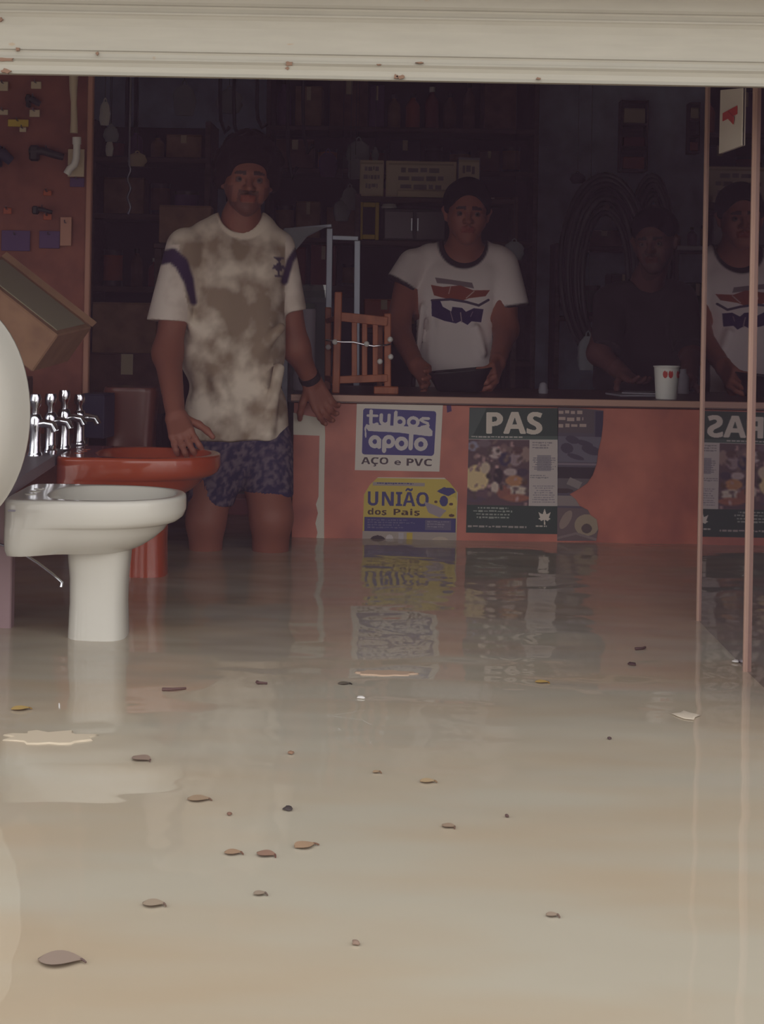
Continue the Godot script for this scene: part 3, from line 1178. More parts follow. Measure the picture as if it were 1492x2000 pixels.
func build_basins() -> void:
	var wb := basin("glossy white pedestal washbasin standing in the water nearest the street", M.ceramic_white, Vector3(at(30, 1000, 4.2).x, 0, -4.21), at(362, 985, 4.2).x - at(30, 1000, 4.2).x, 0.185, at(193, 963, 4.2).y, at(193, 1150, 4.2).x - at(30, 1000, 4.2).x)
	var g := Geo.new()
	g.bx(Vector3(0.028, at(193, 963, 4.2).y - FLOOR - 0.024, 0.185), Vector3(0.018, 0.004, 0.002), 0.0005)
	obj("maker_stamp", g, M.grey_card, wb)
	basin("glossy reddish-brown pedestal washbasin behind the white one", M.ceramic_brown, Vector3(at(126, 920, 5.12).x, 0, -5.13), at(430, 905, 5.12).x - at(126, 920, 5.12).x, 0.20, at(285, 884, 5.12).y, at(280, 1100, 5.1).x - at(126, 920, 5.1).x)
	# a loose brown pedestal column
	var t := thing("pedestal_column", "dark brown ceramic column standing behind the brown washbasin", "column")
	var c := at(258, 755, 5.75)
	t.position = Vector3(c.x, FLOOR, -5.75)
	var hgt := c.y - FLOOR
	g = Geo.new()
	var rings := []
	for q in [[0.0, 0.085, 0.08], [0.3, 0.075, 0.07], [0.85, 0.078, 0.072], [0.985, 0.088, 0.08], [1.0, 0.084, 0.076]]:
		var r := PackedVector3Array()
		for j in 28:
			var a := TAU * j / 28
			var k := pow(pow(absf(cos(a)), 5.0) + pow(absf(sin(a)), 5.0), -0.2)
			r.append(Vector3(cos(a) * k * q[1], q[0] * hgt, sin(a) * k * q[2]))
		rings.append(r)
	g.loft(rings)
	obj("shaft", g, mat("ceramic_dark", s255(112, 62, 48), 0.3), t)


func build_display_table() -> void:
	var t := thing("display_table", "grey display table under the row of chrome taps", "table")
	var top := 0.36
	t.position = Vector3(-1.3, FLOOR, -4.65)
	var g := Geo.new()
	var H := top - FLOOR
	var e0 := Vector2(-0.876 + 1.3, 0.80)       # right edge, front and back
	var e1 := Vector2(-0.955 + 1.3, -1.05)
	g.loft([
		PackedVector3Array([Vector3(-0.75, H - 0.03, 0.80), Vector3(e0.x, H - 0.03, e0.y), Vector3(e1.x, H - 0.03, e1.y), Vector3(-0.75, H - 0.03, -1.05)]),
		PackedVector3Array([Vector3(-0.75, H, 0.80), Vector3(e0.x, H, e0.y), Vector3(e1.x, H, e1.y), Vector3(-0.75, H, -1.05)])])
	flat(g)
	obj("table_top", g, M.table_grey, t)
	for q in [[-0.70, 0.70], [0.385, 0.37], [-0.70, -0.98], [0.31, -0.98]]:
		g = Geo.new()
		g.bx(Vector3(q[0], (H - 0.03) * 0.5, q[1]), Vector3(0.042, H - 0.03, 0.042), 0.003)
		obj("leg", g, M.table_leg, t)
	g = Geo.new()
	g.bx(Vector3(-0.18, H - 0.06, -1.0), Vector3(1.0, 0.05, 0.02))
	obj("apron", g, M.table_grey, t)
	# oval basin stood on edge
	var ob := thing("oval_washbasin", "white oval inset washbasin stood on edge at the left margin", "washbasin")
	var c := at(-114, 814, 3.72)
	ob.position = Vector3(c.x, 0.294, c.z)
	g = Geo.new()
	var rings := []
	var hh := c.y - 0.294
	for q in [[0.30, 0.05, -0.13], [0.62, 0.16, -0.12], [0.84, 0.84, -0.06], [0.90, 0.90, -0.012], [0.93, 0.93, -0.002], [0.97, 0.97, 0.004], [1.0, 1.0, 0.0], [1.0, 1.0, -0.012], [0.95, 0.95, -0.02], [0.88, 0.88, -0.07], [0.66, 0.66, -0.135], [0.3, 0.3, -0.146]]:
		var r := PackedVector3Array()
		for j in 64:
			var a := TAU * j / 64
			r.append(Vector3(cos(a) * 0.164 * q[0], 0.258 + sin(a) * 0.256 * q[0], -q[2] - 0.13))
		rings.append(r)
	# the bowl opens away from the street: its white back faces the camera
	g.loft(rings, true, true)
	obj("bowl", g, M.ceramic_white, ob)
	g = Geo.new()
	g.tube([Vector3(-0.02, hh, 0.005), Vector3(-0.02, hh, 0.03)], 0.024, 0.02, 16)
	obj("drain_outlet", g, M.ceramic_white, ob)
	var ds := thing("display_stand", "low stand carrying the upright oval washbasin at the left margin", "stand")
	ds.position = Vector3(c.x - 0.08, FLOOR, -3.65)
	g = Geo.new()
	g.bx(Vector3(0, 0.294 - FLOOR - 0.012, 0), Vector3(0.26, 0.024, 0.36), 0.003)
	obj("board", g, M.table_grey, ds)
	for q in [[-0.11, -0.16], [0.11, -0.16], [-0.11, 0.16], [0.11, 0.16]]:
		g = Geo.new()
		g.bx(Vector3(q[0], (0.27 - FLOOR) * 0.5, q[1]), Vector3(0.03, 0.27 - FLOOR, 0.03), 0.003)
		obj("leg", g, M.table_leg, ds)
	# chrome taps
	var spots := [[74, 893, 4.93, 124, "nearest"], [104, 886, 5.05, 118, "second nearest"], [131, 880, 5.17, 118, "third nearest"], [160, 868, 5.34, 100, "farthest"]]
	for k in spots.size():
		var s = spots[k]
		var p := at(s[0], s[1], s[2])
		var tp := thing("chrome_tap", "chrome pillar tap on the display table, %s of the row" % s[4], "tap", "chrome taps on the display table")
		tp.position = Vector3(p.x - 0.01, top, p.z)
		var h: float = s[3] * s[2] / F
		g = Geo.new()
		g.lathe(Vector3.ZERO, [[0.0, 0.0], [0.022, 0.0], [0.022, 0.006], [0.0175, 0.014], [0.0165, h * 0.38], [0.020, h * 0.44], [0.021, h * 0.58], [0.015, h * 0.66], [0.0, h * 0.67]], 20)
		obj("body", g, M.chrome, tp)
		g = Geo.new()
		g.tube([Vector3(0, h * 0.5, 0), Vector3(0.03, h * 0.52, 0.006), Vector3(0.052, h * 0.50, 0.01), Vector3(0.060, h * 0.40, 0.012)], 0.0135, 0.011, 12)
		obj("spout", g, M.chrome, tp)
		g = Geo.new()
		g.lathe(Vector3(0, h * 0.63, 0), [[0.0, 0.0], [0.011, 0.0], [0.010, h * 0.12], [0.016, h * 0.17], [0.018, h * 0.26], [0.015, h * 0.34], [0.0, h * 0.36]], 18)
		obj("handle", g, M.chrome, tp)
	for q in [[168, 851, 5.46], [112, 872, 4.98]]:
		var p := at(q[0], q[1], q[2])
		g = Geo.new()
		g.lathe(Vector3(p.x - 0.015, top, p.z), [[0.0, 0.0], [0.014, 0.0], [0.014, 0.012], [0.009, 0.016], [0.011, 0.026], [0.0, 0.028]], 14)
		tag(obj("spare_fitting", g, M.chrome), ["small loose chrome fitting at the far end of the tap row", "small loose chrome fitting between the two nearest taps"][0 if q[0] == 168 else 1], "fitting")
	# cartons on the table
	var bt := box_thing("cardboard_box", Vector3(-1.23, top, -5.2), Vector3(0.34, 0.20, 0.40), 0.1, M.cardboard_dark, "dark cardboard box under the tipped carton on the display table", false)
	var a := Vector3(-0.79, 0.58, -0.105).normalized()
	var cc := Vector3(0.20, 0.055, -0.97)
	cc = (cc - a * cc.dot(a)).normalized()
	var b := cc.cross(a).normalized()
	if b.y > 0:
		b = -b
	var corner := at(113, 655, 4.75)
	var bx := thing("tipped_carton", "open cardboard carton tipped on its corner above the chrome taps", "box")
	var size := Vector3(0.34, 0.128, 0.27)
	bx.position = corner
	g = Geo.new()
	g.box(Transform3D(Basis(a, b, cc), a * size.x * 0.5 + b * size.y * 0.5 + cc * size.z * 0.5), size, 0.004)
	obj("body", g, M.cardboard, bx)
	g = Geo.new()
	g.box(Transform3D(Basis(a, b, cc), a * size.x * 0.5 + cc * (size.z * 0.5) - b * 0.0015), Vector3(size.x * 0.9, 0.003, size.z * 0.80), 0.001)
	obj("printed_label", g, mat("label_grey", s255(150, 142, 120), 0.8), bx)
	g = Geo.new()
	var fd := (cc * 0.75 - b * 0.66).normalized()
	g.box(Transform3D(Basis(a, fd.cross(a).normalized(), fd), a * size.x * 0.5 + cc * size.z + fd * 0.011), Vector3(size.x, 0.003, 0.022), 0.001)
	obj("flap", g, M.cardboard, bx)
	# blue pack behind the taps
	box_thing("blue_pack", Vector3(at(192, 808, 5.6).x, 0.36, -5.6), Vector3(0.075, 0.14, 0.1), -0.2, M.navy, "small dark blue pack behind the chrome taps", false)
	# hose hanging from the table
	g = Geo.new()
	g.tube([at(-30, 1052, 4.25), at(10, 1066, 4.2), at(40, 1078, 4.17), at(75, 1100, 4.14), at(104, 1122, 4.1), at(121, 1138, 4.08), at(119, 1146, 4.08)], 0.0038, 0.0035, 8)
	tag(obj("chrome_hose", g, M.chrome), "thin shiny hose hanging under the white basin's back", "hose")
	# blue drum at the very edge
	var dr := thing("blue_drum", "blue plastic drum standing in the water under the display table", "drum")
	dr.position = Vector3(at(-34, 1200, 4.3).x - 0.01, FLOOR, -4.38)
	g = Geo.new()
	g.lathe(Vector3.ZERO, [[0.0, 0.0], [0.05, 0.0], [0.055, 0.01], [0.055, 0.2], [0.058, 0.205], [0.058, 0.215], [0.055, 0.22], [0.055, 0.53], [0.048, 0.56], [0.0, 0.56]], 20)
	obj("body", g, M.blue_plastic, dr)
	g = Geo.new()
	g.lathe(Vector3(0, 0.56, 0), [[0.0, 0.0], [0.03, 0.0], [0.03, 0.03], [0.0, 0.032]], 16)
	obj("cap", g, M.white_plastic, dr)


func flat(g: Geo) -> void:
	# give each triangle its own corners and normal
	var o := Geo.new()
	for i in range(0, g.idx.size(), 3):
		var a := g.v[g.idx[i]]
		var b := g.v[g.idx[i + 1]]
		var d := g.v[g.idx[i + 2]]
		o.tri(a, b, d, -(b - a).cross(d - a).normalized())
	g.v = o.v
	g.n = o.n
	g.uv = o.uv
	g.c = o.c
	g.idx = o.idx


# a carton: body, two lid flaps and a tape strip; base centre at p
func box_thing(called: String, p: Vector3, s: Vector3, turn: float, m: Material, label: String, tape := true, group := "") -> Node3D:
	var t := thing(called, label, "box" if called != "blue_pack" else "pack", group)
	t.position = p
	t.rotation.y = turn
	var g := Geo.new()
	g.bx(Vector3(0, s.y * 0.5 - 0.001, 0), s - Vector3(0, 0.002, 0), 0.003)
	obj("body", g, m, t)
	for sg in [-1.0, 1.0]:
		g = Geo.new()
		g.bx(Vector3(0, s.y, sg * s.z * 0.25), Vector3(s.x * 0.995, 0.003, s.z * 0.49), 0.001)
		obj("flap", g, m, t)
	if tape:
		g = Geo.new()
		g.bx(Vector3(0, s.y * 0.82, s.z * 0.5), Vector3(s.x * 0.16, s.y * 0.34, 0.002), 0.0005)
		obj("tape", g, M.cream_card, t)
	return t


# ---------------------------------------------------------------- people
func cap(a: Vector3, b: Vector3, ra: float, rb := -1.0) -> Dictionary:
	return {"a": a, "b": b, "ra": ra, "rb": rb if rb > 0 else ra}


func cut_cap(a: Vector3, b: Vector3, ra: float, rb: float, at_: Vector3, nn: Vector3) -> Dictionary:
	return {"a": a, "b": b, "ra": ra, "rb": rb, "cut": Plane(nn.normalized(), at_)}


func dig(a: Vector3, b: Vector3, ra: float, rb := -1.0) -> Dictionary:
	return {"a": a, "b": b, "ra": ra, "rb": rb if rb > 0 else ra, "carve": true}


func head_prims(xf: Transform3D, s: float) -> Array:
	var o := []
	for q in [
		[0, 0.032, -0.028, 0, 0.040, 0.004, 0.084, 0.079], [0, -0.015, -0.02, 0, -0.02, 0.015, 0.070, 0.066],
		[-0.022, -0.035, 0.020, -0.014, -0.082, 0.050, 0.050, 0.028], [0.022, -0.035, 0.020, 0.014, -0.082, 0.050, 0.050, 0.028],
		[-0.036, -0.022, 0.050, -0.030, -0.040, 0.052, 0.026, 0.022], [0.036, -0.022, 0.050, 0.030, -0.040, 0.052, 0.026, 0.022],
		[-0.038, 0.024, 0.064, -0.012, 0.021, 0.075, 0.014, 0.013], [0.038, 0.024, 0.064, 0.012, 0.021, 0.075, 0.014, 0.013],
		[0, -0.094, 0.058, 0, -0.097, 0.054, 0.021, 0.020]]:
		o.append(cap(xf * (Vector3(q[0], q[1], q[2]) * s), xf * (Vector3(q[3], q[4], q[5]) * s), q[6] * s, q[7] * s))
	for q in [
		[0, 0.014, 0.082, 0, -0.026, 0.103, 0.008, 0.012], [-0.011, -0.029, 0.090, -0.013, -0.028, 0.088, 0.009, 0.008], [0.011, -0.029, 0.090, 0.013, -0.028, 0.088, 0.009, 0.008],
		[-0.019, -0.055, 0.078, 0, -0.053, 0.086, 0.006, 0.007], [0.019, -0.055, 0.078, 0, -0.053, 0.086, 0.006, 0.007],
		[-0.015, -0.064, 0.078, 0.015, -0.064, 0.078, 0.0075, 0.0075],
		[-0.082, 0.020, -0.012, -0.086, 0.012, -0.016, 0.010, 0.013], [-0.085, 0.010, -0.014, -0.079, -0.026, -0.004, 0.010, 0.008],
		[0.082, 0.020, -0.012, 0.086, 0.012, -0.016, 0.010, 0.013], [0.085, 0.010, -0.014, 0.079, -0.026, -0.004, 0.010, 0.008]]:
		var c := cap(xf * (Vector3(q[0], q[1], q[2]) * s), xf * (Vector3(q[3], q[4], q[5]) * s), q[6] * s, q[7] * s)
		c.k = 0.010 * s
		o.append(c)
	for sx in [-1.0, 1.0]:
		o.append(dig(xf * (Vector3(sx * 0.027, 0.002, 0.094) * s), xf * (Vector3(sx * 0.040, 0.001, 0.086) * s), 0.0125 * s))
	o.append(dig(xf * (Vector3(-0.020, -0.0595, 0.0905) * s), xf * (Vector3(0.020, -0.0595, 0.0905) * s), 0.0022 * s))
	return o


func eyes(g: Geo, xf: Transform3D, s: float) -> void:
	for sx in [-1.0, 1.0]:
		var c: Vector3 = xf * (Vector3(sx * 0.032, 0.001, 0.0735) * s)
		g.tint = lin(104, 86, 82)
		g.lathe(c, ball(0.0115 * s), 12, xf.basis)
		g.tint = lin(34, 24, 22)
		g.lathe(c + xf.basis * Vector3(0, 0, 0.0066) * s, ball(0.0060 * s), 10, xf.basis)
	g.tint = Color(1, 1, 1)


func ball(r: float) -> Array:
	var o := []
	for i in 9:
		var a := -PI / 2 + PI * i / 8.0
		o.append([maxf(0.0, cos(a) * r), sin(a) * r])
	return o


func face_paint(xf: Transform3D, s: float, skin: Color, dark: Color, beard: float) -> Callable:
	var inv := xf.affine_inverse()
	return func(p: Vector3) -> Color:
		var q := inv * p / s
		var c := skin
		if q.z > 0.03:
			var ax := absf(q.x)
			if ax > 0.012 and ax < 0.050 and q.y > 0.017 and q.y < 0.031 - maxf(0.0, ax - 0.03) * 0.3:
				c = dark.lerp(skin, 0.15)
			if absf(q.y + 0.0595) < 0.012 and ax < 0.024 and q.z > 0.072:
				c = skin * Color(0.92, 0.62, 0.60)
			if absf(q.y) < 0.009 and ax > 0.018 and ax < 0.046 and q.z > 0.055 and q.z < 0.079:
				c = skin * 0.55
		if beard > 0.0:
			var m := 0.0
			if q.z > 0.06 and q.y < -0.034 and q.y > -0.050 and absf(q.x) < 0.034:
				m = 1.0
			if q.z > 0.05 and absf(q.x) > 0.024 and absf(q.x) < 0.036 and q.y < -0.045 and q.y > -0.085:
				m = 0.7
			if q.y < -0.074 and q.z > -0.01:
				m = maxf(m, 0.75)
			if absf(q.x) > 0.052 and q.y < -0.02 and q.y > -0.1 and q.z > -0.01:
				m = maxf(m, 0.6)
			c = c.lerp(dark, m * beard)
		return c


# a hand with four fingers and a thumb; dir points along the fingers, palm towards palm_n
func hand_prims(wrist: Vector3, dir: Vector3, palm_n: Vector3, side: float, curl: Array, s := 1.0, spread := 0.10, thumb_close := 0.5) -> Array:
	dir = dir.normalized()
	palm_n = (palm_n - dir * palm_n.dot(dir)).normalized()
	var across := dir.cross(palm_n) * side       # towards the thumb
	var o := []
	var lens := [0.074, 0.082, 0.076, 0.060]
	var offs := [0.030, 0.010, -0.010, -0.029]
	var reach := [0.088, 0.092, 0.088, 0.080]
	for i in 4:
		var k: Vector3 = wrist + (dir * reach[i] + across * offs[i]) * s
		o.append(cap(wrist + (dir * 0.012 + across * offs[i] * 0.65) * s, k, 0.0155 * s, 0.0115 * s))
		var d := dir.rotated(palm_n, 0.0)
		d = (dir + across * offs[i] / 0.03 * spread).normalized()
		var p := k
		for j in 3:
			d = d.rotated(across * side, curl[i] * [0.8, 1.1, 0.8][j] * side)
			var e: Vector3 = p + d * lens[i] * [0.46, 0.31, 0.23][j] * s
			var r: float = [0.0098, 0.0090, 0.0082, 0.0][j] * s
			var c := cap(p, e, r, r * 0.93)
			c.k = 0.006
			o.append(c)
			p = e
	var tb := wrist + (dir * 0.028 + across * 0.026 + palm_n * 0.008) * s
	var td := (dir * 0.72 + across * 0.70 + palm_n * 0.30).normalized()
	var p := tb
	for j in 3:
		var e: Vector3 = p + td * [0.044, 0.033, 0.026][j] * s
		var c := cap(p, e, [0.0145, 0.0112, 0.0100][j] * s, [0.0115, 0.0102, 0.0085][j] * s)
		c.k = 0.008
		o.append(c)
		p = e
		td = (td - across * thumb_close * 0.5 + palm_n * thumb_close * 0.35).normalized()
	return o


func seg_dist(p: Vector2, a: Vector2, b: Vector2) -> float:
	var t := clampf((p - a).dot(b - a) / maxf((b - a).length_squared(), 1e-9), 0, 1)
	return p.distance_to(a.lerp(b, t))


func poly_dist(p: Vector3, pts: Array) -> float:
	var r := 9.0
	for i in pts.size() - 1:
		r = minf(r, seg_dist(Vector2(p.x, p.y), Vector2(pts[i].x, pts[i].y), Vector2(pts[i + 1].x, pts[i + 1].y)))
	return r


func build_people() -> void:
	man_in_front()
	man_behind_counter()
	man_in_shadow()


func man_in_front() -> void:
	var t := thing("person", "man in a mud-stained white T-shirt and patterned shorts standing knee-deep in front of the counter", "person")
	var skin := lin(146, 90, 72)
	var dark := lin(30, 22, 22)
	var hx := Transform3D(Basis.from_euler(Vector3(0.06, 0.16, -0.05)), at(483, 352, 5.63))
	var hs := 0.97
	var g := Geo.new()
	# head and neck
	var hp := head_prims(hx, hs)
	var neck := cap(hx * Vector3(0, -0.05, -0.025), at(469, 448, 5.69), 0.051, 0.058)
	hp.append(neck)
	field(g, hp, 0.0035, 0.022, face_paint(hx, hs, skin, dark, 0.62))
	eyes(g, hx, hs)
	# trunk, arms, legs
	var sh_l := at(362, 482, 5.62)
	var sh_r := at(543, 482, 5.72)
	var el_l := at(327, 690, 5.52)
	var wr_l := at(343, 812, 5.33)
	var el_r := at(578, 680, 5.78)
	var wr_r := at(607, 742, 5.86)
	var hip_l := at(428, 880, 5.66)
	var hip_r := at(512, 880, 5.70)
	var kn_l := at(402, 1015, 5.62)
	var kn_r := at(530, 1010, 5.60)
	var an_l := Vector3(kn_l.x - 0.005, FLOOR + 0.07, -5.72)
	var an_r := Vector3(kn_r.x, FLOOR + 0.07, -5.70)
	var bp := [
		neck, cap(at(470, 428, 5.70), at(472, 462, 5.69), 0.060, 0.064), cap(at(468, 470, 5.71), at(462, 540, 5.71), 0.06, 0.08), cap(at(395, 478, 5.66), at(515, 478, 5.71), 0.05),
		cap(at(425, 560, 5.68), at(490, 560, 5.71), 0.095), cap(at(432, 700, 5.68), at(485, 700, 5.70), 0.098), cap(at(440, 830, 5.68), at(495, 830, 5.70), 0.105),
		cap(sh_l, el_l, 0.052, 0.043), cap(el_l, wr_l, 0.045, 0.029), cap(sh_r, el_r, 0.050, 0.042), cap(el_r, wr_r, 0.043, 0.029),
		cap(hip_l, kn_l, 0.085, 0.060), cap(kn_l, an_l, 0.058, 0.040), cap(hip_r, kn_r, 0.088, 0.066), cap(kn_r, at(527, 1120, 5.66), 0.062, 0.058), cap(at(527, 1120, 5.66), an_r, 0.058, 0.040),
		cap(an_l, Vector3(an_l.x - 0.03, FLOOR + 0.035, an_l.z + 0.16), 0.040, 0.032), cap(an_r, Vector3(an_r.x + 0.03, FLOOR + 0.035, an_r.z + 0.16), 0.040, 0.032)]
	var plain := func(_p): return skin
	field(g, bp, 0.011, 0.035, plain)
	# right hand rests on the rim of the brown basin, left hand hangs over the counter edge
	var h1 := hand_prims(wr_l, at(362, 872, 5.22) - wr_l, Vector3(0.25, -0.55, -0.5), 1.0, [0.45, 0.5, 0.5, 0.5], 1.0, 0.12, 0.4)
	h1.append(cap(wr_l.lerp(el_l, 0.25), wr_l, 0.033, 0.029))
	field(g, h1, 0.0042, 0.016, plain)
	var h2 := hand_prims(wr_r, at(632, 792, 5.87) - wr_r, Vector3(-0.15, -0.5, -1.0), -1.0, [0.45, 0.55, 0.60, 0.65], 1.05, 0.08, 0.5)
	h2.append(cap(wr_r.lerp(el_r, 0.25), wr_r, 0.033, 0.029))
	field(g, h2, 0.0042, 0.016, plain)
	obj("body", g, M.skin, t)
	# hair: thick and wavy, over the ears
	g = Geo.new()
	var hr := [cap(hx * Vector3(0, 0.052, -0.03), hx * Vector3(0, 0.060, 0.006), 0.098, 0.090), cap(hx * Vector3(0, -0.01, -0.055), hx * Vector3(0, -0.06, -0.060), 0.078, 0.060),
		cap(hx * Vector3(-0.070, 0.045, 0.005), hx * Vector3(-0.082, -0.01, -0.022), 0.036, 0.026), cap(hx * Vector3(0.070, 0.045, 0.005), hx * Vector3(0.082, -0.01, -0.022), 0.036, 0.026)]
	var r := RandomNumberGenerator.new()
	r.seed = 3
	for i in 130:
		var a := r.randf_range(0, TAU)
		var e := r.randf_range(-0.35, 1.5)
		var dir := Vector3(cos(a) * cos(e), sin(e), sin(a) * cos(e))
		if dir.z > 0.45 and dir.y < 0.45:
			continue
		var c := hx * (Vector3(0, 0.05, -0.018) + dir * Vector3(0.098, 0.100, 0.106))
		var lump := cap(c, c + hx.basis * Vector3(r.randf_range(-0.012, 0.012), -0.012, r.randf_range(-0.01, 0.01)), r.randf_range(0.011, 0.019))
		lump.k = 0.006
		hr.append(lump)
	for i in 5:
		var c := hx * Vector3(-0.05 + i * 0.024, 0.078 - absf(i - 2.2) * 0.004, 0.078)
		hr.append(cap(c, c - hx.basis * Vector3(-0.006 + 0.005 * (i % 3), 0.014 + 0.010 * ((i + 1) % 2), -0.008), 0.014, 0.008))
	hr.append(dig(hx * Vector3(0, -0.02, 0.10), hx * Vector3(0, -0.08, 0.10), 0.074, 0.08))
	hr.append(dig(hx * Vector3(-0.030, 0.016, 0.112), hx * Vector3(0.034, 0.018, 0.112), 0.050))
	var hair_col := func(p: Vector3): return lin(34, 24, 24)
	field(g, hr, 0.005, 0.02, hair_col)
	obj("hair", g, M.hair, t)
	# T-shirt
	g = Geo.new()
	var sl := at(364, 484, 5.62)
	var sr := at(541, 484, 5.72)
	var le := at(329, 628, 5.56)
	var re := at(568, 610, 5.75)
	var hem := at(465, 853, 5.66)
	var sp := [
		cap(at(402, 470, 5.66), at(510, 468, 5.71), 0.064), cap(at(440, 512, 5.67), at(500, 512, 5.70), 0.092), cap(at(438, 448, 5.69), at(495, 444, 5.71), 0.056),
		cap(at(430, 560, 5.67), at(488, 560, 5.71), 0.116), cap(at(428, 625, 5.67), at(486, 625, 5.71), 0.120), cap(at(426, 690, 5.67), at(482, 690, 5.70), 0.126),
		cut_cap(at(436, 800, 5.67), at(487, 800, 5.70), 0.124, 0.124, hem, Vector3(0.02, -1, 0)), cut_cap(at(441, 860, 5.67), at(492, 860, 5.70), 0.118, 0.118, hem, Vector3(0.02, -1, 0)),
		cut_cap(sl, le + (le - sl) * 0.4, 0.066, 0.070, le, Vector3(-0.05, -1, 0.08)), cut_cap(sr, re + (re - sr) * 0.4, 0.060, 0.050, re, Vector3(0.22, -1, 0)),
		dig(at(473, 414, 5.42), at(468, 408, 5.77), 0.074, 0.070), dig(at(470, 370, 5.50), at(470, 385, 5.70), 0.08)]
	for q in sp.slice(0, 8):
		q.k = 0.05
	# folds
	for f in [[402, 810, 378, 690, 5.60, 0.018], [452, 845, 425, 740, 5.565, 0.018], [522, 845, 545, 720, 5.60, 0.018], [500, 690, 548, 640, 5.60, 0.016], [380, 640, 440, 665, 5.57, 0.016], [350, 520, 342, 620, 5.565, 0.014]]:
		var fold := cap(at(f[0], f[1], f[4] - 0.004), at(f[2], f[3], f[4] - 0.004), f[5])
		fold.k = 0.03
		sp.append(fold)
	var n := FastNoiseLite.new()
	n.seed = 12
	n.frequency = 5.5
	n.fractal_octaves = 4
	var band_l := [at(308, 505, 1), at(350, 500, 1), at(366, 528, 1), at(381, 588, 1)]
	band_l = band_l.map(func(v): return v)
	var bl := [at(308, 506, 5.6), at(340, 500, 5.6), at(358, 516, 5.6), at(372, 548, 5.6), at(381, 590, 5.6)]
	var br := [at(584, 484, 5.72), at(568, 510, 5.72), at(557, 550, 5.72)]
	var logo := at(543, 522, 5.6)
	var nk := at(473, 414, 5.56)
	var dots := [[440, 495, 26], [470, 500, 30], [480, 555, 34], [420, 580, 30], [455, 640, 46], [510, 650, 46], [440, 720, 40], [455, 705, 22], [530, 700, 40], [410, 770, 26], [500, 800, 18], [400, 520, 30], [380, 480, 22], [420, 840, 22], [385, 720, 18], [540, 800, 16], [520, 600, 40], [475, 450, 8]]
	var cloth_col := func(p: Vector3) -> Color:
		var white := lin(240, 226, 208)
		var mud := lin(120, 92, 66)
		var sleeve_l: bool = p.x < at(371, 600, 5.6).x and p.y > le.y - 0.03 and p.y < at(400, 480, 5.6).y and p.x < lerpf(at(352, 500, 5.6).x, at(372, 600, 5.6).x, clampf((at(352, 500, 5.6).y - p.y) / 0.165, 0, 1))
		var sleeve_r: bool = p.x > at(557, 560, 5.7).x and p.y > re.y - 0.03
		var wide: float = lerpf(0.024, 0.010, clampf((bl[0].y - p.y) / 0.12, 0, 1))
		var band: float = maxf(smoothstep(wide + 0.005, wide - 0.005, poly_dist(p, bl)), smoothstep(0.015, 0.007, poly_dist(p, br)))
		var purple := lin(58, 42, 76)
		if absf(p.x - logo.x) < 0.010 + 0.008 * sin(p.y * 180.0) and absf(p.y - logo.y) < 0.032 and p.z > -5.69:
			return lin(84, 72, 96)
		if sleeve_l or sleeve_r:
			return lin(236, 222, 210).lerp(mud, clampf(n.get_noise_3d(p.x * 1.5, p.y * 1.5, p.z) * 0.6 + 0.06, 0, 0.5)).lerp(purple, band)
		var m := 0.36 + n.get_noise_3d(p.x, p.y, p.z) * 1.0 + n.get_noise_3d(p.x * 3.0 + 9.0, p.y * 2.5, p.z) * 0.5
		for q in dots:
			var c := at(q[0], q[1], 5.6)
			var dd: float = Vector2(p.x - c.x, p.y - c.y).length() / (q[2] * 5.6 / F)
			m += 0.45 * exp(-dd * dd)
		var up: float = clampf((p.y - at(470, 480, 5.6).y) / 0.08, 0, 1)
		m -= up * 0.5
		m = clampf(m, 0.10, 0.92)
		var cd := Vector2(p.x - nk.x, p.y - nk.y).length()
		m *= smoothstep(0.082, 0.090, cd)
		return white.lerp(mud, m * 0.85).lerp(purple, band)
	field(g, sp, 0.0065, 0.020, cloth_col)
	obj("shirt", g, M.cloth, t)
	# shorts
	g = Geo.new()
	var ll := at(404, 985, 5.63)
	var lr := at(528, 966, 5.62)
	var shp := [
		cap(at(434, 852, 5.67), at(505, 852, 5.70), 0.104), cut_cap(at(430, 895, 5.66), ll + Vector3(0, -0.05, 0), 0.090, 0.068, ll, Vector3(-0.08, -1, 0)), cut_cap(at(518, 890, 5.69), lr + Vector3(0, -0.05, 0), 0.092, 0.076, lr, Vector3(-0.1, -1, 0))]
	var n2 := FastNoiseLite.new()
	n2.seed = 31
	n2.frequency = 42.0
	n2.fractal_octaves = 2
	var shorts_col := func(p: Vector3) -> Color:
		var v := n2.get_noise_3d(p.x, p.y, p.z)
		if p.distance_to(Vector3(lr.x, p.y, p.z)) < 0.1 and absf(p.y - lr.y) < 0.012:
			return lin(52, 48, 84)
		return lin(52, 48, 78).lerp(lin(112, 100, 112), clampf(v * 2.2 + 0.25, 0, 1))
	field(g, shp, 0.008, 0.03, shorts_col)
	obj("shorts", g, M.cloth, t)
	# dark wristband
	g = Geo.new()
	var wd := (wr_r - el_r).normalized()
	var xf := Basis(Quaternion(Vector3.UP, wd))
	g.lathe(wr_r - wd * 0.012, [[0.028, -0.012], [0.036, -0.012], [0.037, 0.0], [0.036, 0.012], [0.028, 0.012]], 20, xf)
	obj("wristband", g, M.black_plastic, t)


